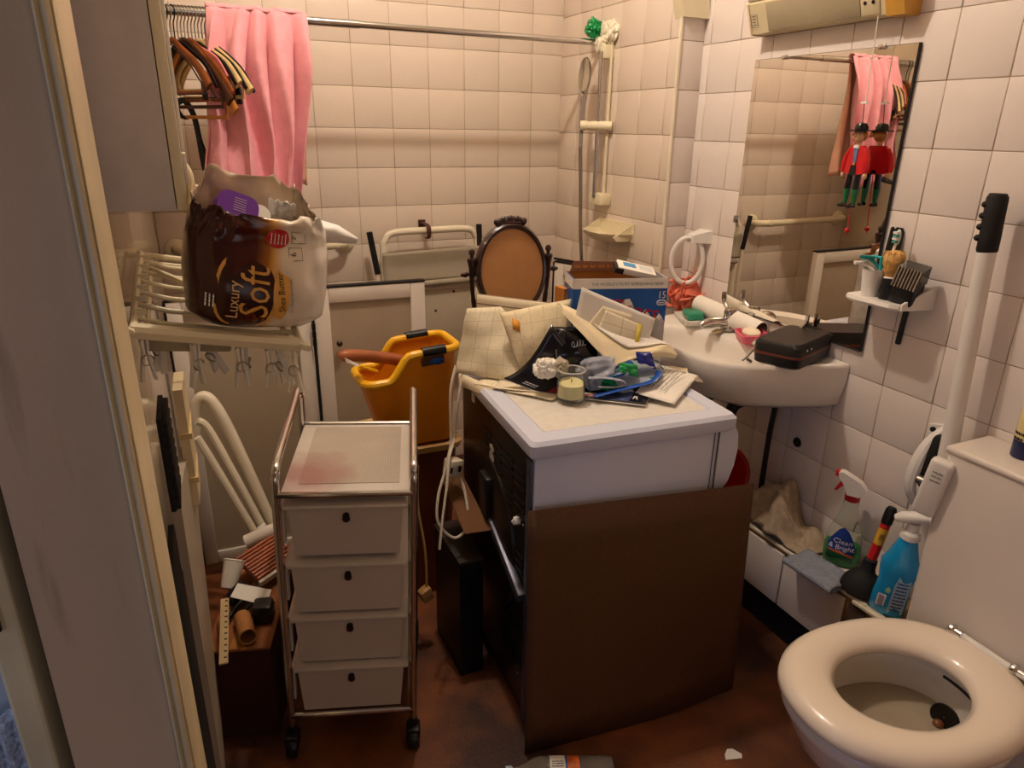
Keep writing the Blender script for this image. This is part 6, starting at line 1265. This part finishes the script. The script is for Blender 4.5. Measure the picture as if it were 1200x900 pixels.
# sink plunger
t = T('sink_plunger', 'plunger with red handle and black rubber cup on the ledge', 'plunger', (1.555, 1.045, ZL))
a_, b_ = Vector((1.552, 1.066, ZL+0.05)), Vector((1.590, 1.058, 0.598)); dd = (b_-a_).normalized(); pm_ = frame(a_, dd.orthogonal(), dd.cross(dd.orthogonal())); LP = (b_-a_).length
t.part('rubber_cup', MB().lathe([(0.050, -0.046), (0.054, -0.040), (0.050, -0.018), (0.036, 0.004), (0.022, 0.016), (0.018, 0.030), (0.0175, 0.052), (0.012, 0.056), (0.001, 0.056)], 28, Matrix.Translation(a_) @ Euler((R(2), R(8), 0)).to_matrix().to_4x4(), True), M_blackm)
st = t.part('handle', MB().lathe([(0.0125, 0.03), (0.0125, LP-0.02)], 18, pm_, True, True), M_red)
t.part('end_cap', MB().lathe([(0.0135, LP-0.048), (0.0142, LP-0.044), (0.0142, LP-0.008), (0.010, LP), (0.001, LP+0.001)], 18, pm_, True), M_black)
ls = t.part('sticker', MB().lathe([(0.0128, 0.102), (0.0128, 0.150)], 18, pm_), mat('yellow_sticker', '#e0ab2f', 0.5), parent=st)
t.part('barcode', bars(MB(), 5, 0.012, 0.0016, 0.0035, lambda x, y: pm_ @ (Matrix.Rotation(math.atan2(*(reversed(((pm_.inverted().to_3x3() @ Vector((-0.75, -0.65, 0))).x, (pm_.inverted().to_3x3() @ Vector((-0.75, -0.65, 0))).y)))), 4, 'Z') @ Vector((0.0132, x, 0.126+y))), 0.05, 2, 0.9), M_ink, parent=st)
# blue spray bottle
BB = Vector((1.545, 0.985, ZL))
t = T('spray_bottle', 'bright blue cleaner bottle with white spray head beside the cistern box', 'spray bottle', BB)
bbm = Matrix.Translation(BB) @ Euler((R(2), R(4), R(-62))).to_matrix().to_4x4()
prof = [(0.040, 0.0), (0.043, 0.005), (0.042, 0.05), (0.039, 0.095), (0.044, 0.125), (0.046, 0.150), (0.040, 0.165), (0.036, 0.175), (0.030, 0.195), (0.021, 0.225), (0.016, 0.235)]
r2 = lambda r, z, sy=0.62: [bbm @ Vector((r*cos(2*pi*i/28), r*sy*sin(2*pi*i/28), z)) for i in range(28)]
t.part('bottle', MB().loft([r2(r, z, 0.62 + 0.3*max(0, min(1, (z-0.16)/0.06))) for r, z in prof], True, True), mat('cyan_bottle', '#1b9ad6', 0.15, var=0.03, coat=0.4))
t.part('collar', MB().lathe([(0.019, 0.228), (0.024, 0.232), (0.022, 0.246), (0.016, 0.252)], 20, bbm, True, True), M_white)
tm = bbm @ frame((0, -0.015, 0.246), (1, 0, 0), (0, 0, 1))
t.part('neck', MB().cyl(bbm @ Vector((0, 0, 0.25)), bbm @ Vector((0, 0, 0.275)), 0.015, 0.014, 14), M_white)
t.part('spray_head', MB().tube([bbm @ Vector((-0.042, 0, 0.272)), bbm @ Vector((-0.030, 0, 0.280)), bbm @ Vector((0.0, 0, 0.292)), bbm @ Vector((0.035, 0, 0.302))], [0.012, 0.018, 0.020, 0.014], 14, True, 0.75), M_white)
bl_ = lambda x, z, o=0.001: bbm @ Vector((x, -(0.0425*0.62)*math.sqrt(max(0.05, 1-(x/0.0435)**2)) - o, z))
def bpatch(mb, pts, o):
    cx = sum(p[0] for p in pts)/len(pts); cz = sum(p[1] for p in pts)/len(pts)
    return mb.loft([[bl_(cx+(x-cx)*s_, cz+(z-cz)*s_, o) for x, z in pts] for s_ in (1, 0.66, 0.33, 0.03)], False, True)
lb = t.part('label', bpatch(MB(), [(0.004, 0.012), (0.038, 0.012), (0.038, 0.118), (0.010, 0.128), (0.004, 0.10)], 0.0012), mat('label_pale_blue', '#a9cbe6', 0.4), ang=3)
t.part('label_print', bars(MB(), 9, 0.026, 0.004, 0.0105, lambda x, y: bl_(0.022+x, 0.066+y, 0.002), 0.2, 8, 0.6), mat('label_navy', '#203a7a', 0.5), parent=lb, ang=3)
w_ = t.part('barcode_panel', bpatch(MB(), [(-0.026, 0.020), (-0.006, 0.026), (-0.006, 0.062), (-0.026, 0.058)], 0.0012), M_whiteink, ang=3)
t.part('barcode', bars(MB(), 8, 0.014, 0.0022, 0.0040, lambda x, y: bl_(-0.016+x, 0.041+y, 0.002), 0.0, 2, 3.0), mat('label_violet', '#4a4a94', 0.5), parent=w_, ang=3)
t.part('emblem', bpatch(MB(), [(-0.012, 0.070), (-0.002, 0.070), (0.0, 0.080), (-0.006, 0.088), (-0.013, 0.080)], 0.0012), mat('emblem_green', '#9cc79a', 0.5), ang=3)

# ------------------------------------------------------------------ cistern box and toilet
t = T('cistern_box', 'white boxed-in cistern panel behind the toilet', 'cistern box', (1.58, 0.5, 0))
t.part('front_panel', MB().box((1.578, 0.555, 0.428), (0.148, 0.705, 0.855), bev=0.014, seg=3), mat('box_white', '#dcd2c8', 0.35, var=0.03))
t.part('lid', MB().box((1.577, 0.555, 0.851), (0.154, 0.709, 0.018), bev=0.008, seg=3), MC['box_white'])
t = T('blue_aerosol', 'can with dark blue base standing on the cistern box at right edge', 'can', (1.60, 0.806, 0.861))
t.part('base_band', MB().lathe([(0.001, 0), (0.024, 0), (0.0255, 0.003), (0.0255, 0.040), (0.001, 0.040)], 20, Matrix.Translation((1.60, 0.800, 0.861))), mat('navy_plastic', '#12204f', 0.3))
t.part('body', MB().lathe([(0.0248, 0.040), (0.0248, 0.14), (0.018, 0.152), (0.001, 0.152)], 20, Matrix.Translation((1.60, 0.800, 0.861))), mat('can_gold', '#d8c48a', 0.3))
t.part('print', bars(MB(), 2, 0.03, 0.006, 0.012, lambda x, y: Vector((1.60 - 0.0255*cos(x/0.0255 - 0.4), 0.800 + 0.0255*sin(x/0.0255*-1 + 0.4), 0.911+y)), 0.1, 6, 0.3), M_ink)
t = T('toilet', 'white toilet pan with thick cream seat in front of the cistern box', 'toilet', (1.25, 0.72, 0))
M_seatp = mat('toilet_seat_cream', '#f1e3d0', 0.25, var=0.03, scale=4, coat=0.2)
def tl(s_, z, ax=0.245, by_=0.195, cx=1.250, cy=0.725, sq=0.9, rot=R(-7), n=56):
    out = []
    for i in range(n):
        a = 2*pi*i/n; x = ax*s_*abs(cos(a))**sq*(1 if cos(a) > 0 else -1); y = by_*s_*abs(sin(a))**sq*(1 if sin(a) > 0 else -1)
        out.append(Vector((cx + x*cos(rot) - y*sin(rot), cy + x*sin(rot) + y*cos(rot), z)))
    return out
so_ = lambda d, z: tl(1, z, 0.262-d, 0.203-d*0.9, 1.250, 0.722)
si_ = lambda d, z: tl(1, z, 0.144+d, 0.113+d, 1.248, 0.722, 1.0)
t.part('seat', MB().torusloft([so_(0.012, 0.402), so_(0.0, 0.414), so_(0.002, 0.428), so_(0.014, 0.441), so_(0.034, 0.447), si_(0.030, 0.444), si_(0.012, 0.434), si_(0.0, 0.420), si_(0.004, 0.406), si_(0.014, 0.402)]), M_seatp, ang=2)
pan = [tl(0.62, 0.0, 0.24, 0.17, 1.30), tl(0.60, 0.03, 0.24, 0.17, 1.30), tl(0.58, 0.12, 0.24, 0.17, 1.30), tl(0.70, 0.20, 0.24, 0.18, 1.285), tl(0.88, 0.28, 0.242, 0.185, 1.262), tl(0.96, 0.34, 0.243, 0.19, 1.254), tl(0.985, 0.365), tl(1.0, 0.372), tl(1.0, 0.392), tl(0.97, 0.399), tl(0.80, 0.399), tl(0.72, 0.388), tl(0.70, 0.372), tl(0.74, 0.35), tl(0.70, 0.30), tl(0.58, 0.245), tl(0.42, 0.22), tl(0.12, 0.212)]
t.part('pan', MB().loft(pan, True, True), M_ceramic, ang=1.2)
t.part('water', MB().loft([tl(0.69, 0.300), tl(0.02, 0.3001)], False, True), mat('bowl_water', '#a69a86', 0.05, var=0.1, coat=0.5))
t.part('outlet', MB().lathe([(0.001, 0.001), (0.020, 0.002), (0.026, 0.0005), (0.028, -0.002)], 20, frame((1.372, 0.690, 0.318), (0, -1, 0.1), (0.35, 0, 1)), sx=1.2), mat('outlet_dark', '#100c0b', 0.3))
t.part('outlet_stain', MB().sph((1.360, 0.692, 0.303), 0.012, (1.0, 1.0, 0.8), 10), mat('outlet_brown', '#7a4a2a', 0.4))
t.part('flush_gap', MB().tube([p for p in tl(0.705, 0.372)[44:56]] + [p for p in tl(0.705, 0.372)[0:3]], 0.004, 6), M_black)
t.part('pan_back', MB().box((1.470, 0.715, 0.20), (0.09, 0.20, 0.37), bev=0.02, seg=3), M_ceramic)
t.part('hinge_rod', MB().cyl((1.484, 0.60, 0.447), (1.488, 0.79, 0.447), 0.0075, n=12), M_whiteink)
for y_ in (0.780, 0.775, 0.640):
    if y_ == 0.775: continue
    hp = t.part('hinge_post', MB().cyl((1.487, y_, 0.39), (1.487, y_, 0.447), 0.009, n=10), M_chrome)
    t.part('hinge_collar', MB().tube([(1.487, y_-0.020, 0.447), (1.487, y_-0.006, 0.447), (1.487, y_, 0.447), (1.487, y_+0.006, 0.447), (1.487, y_+0.012, 0.447)], [0.0095, 0.0095, 0.014, 0.014, 0.008], 14), M_chrome, parent=hp)
t.part('hinge_shelf', MB().box((1.485, 0.755, 0.425), (0.02, 0.10, 0.012)), mat('hinge_brown', '#4c382c', 0.6))

# ------------------------------------------------------------------ floor
t = T('plastic_bottle', 'clear drink bottle with orange label lying on the floor at bottom', 'bottle', (0.65, 1.13, 0.04))
a_, b_ = Vector((0.530, 1.165, 0.040)), Vector((0.790, 1.055, 0.040)); dd = (b_-a_).normalized(); qm = frame(a_, (0, 0, 1), dd.cross(Vector((0, 0, 1))))
t.part('bottle', MB().lathe([(0.012, 0.018), (0.0125, 0.030), (0.018, 0.045), (0.032, 0.070), (0.036, 0.085), (0.036, 0.24), (0.033, 0.262), (0.020, 0.268), (0.001, 0.266)], 28, qm), mat('bottle_pet', '#d8d2c4', 0.06, trans=0.85, ior=1.2))
t.part('cap', MB().lathe([(0.001, 0.0), (0.0145, 0.001), (0.0148, 0.016), (0.0125, 0.018)], 20, qm), mat('pale_blue_cap', '#a9bdd0', 0.4))
t.part('white_label', MB().lathe([(0.0364, 0.108), (0.0364, 0.148)], 28, qm), M_paperw)
t.part('blue_stripe', MB().lathe([(0.0366, 0.146), (0.0366, 0.151)], 28, qm), M_blue)
t.part('orange_label', MB().lathe([(0.0364, 0.150), (0.0364, 0.180)], 28, qm), mat('label_hot_orange', '#d9682a', 0.4, var=0.4, scale=40))
t.part('label_print', bars(MB(), 5, 0.030, 0.0022, 0.006, lambda x, y: qm @ Vector((0.0368*cos(y*27+0.35), 0.0368*sin(y*27+0.35), 0.128+x)), 0.3, 9, 0.4), M_ink)
solo('paper_scrap', 'small white torn scrap lying on the brown floor', 'scrap', MB().prism([(-0.024, -0.010), (0.020, -0.014), (0.026, -0.002), (0.010, 0.018), (-0.004, 0.020), (-0.018, 0.006)], 0.002, Matrix.Translation((1.105, 1.008, 0.001)) @ Euler((0, 0, R(-12))).to_matrix().to_4x4()), M_paperw, (1.105, 1.008, 0.001))
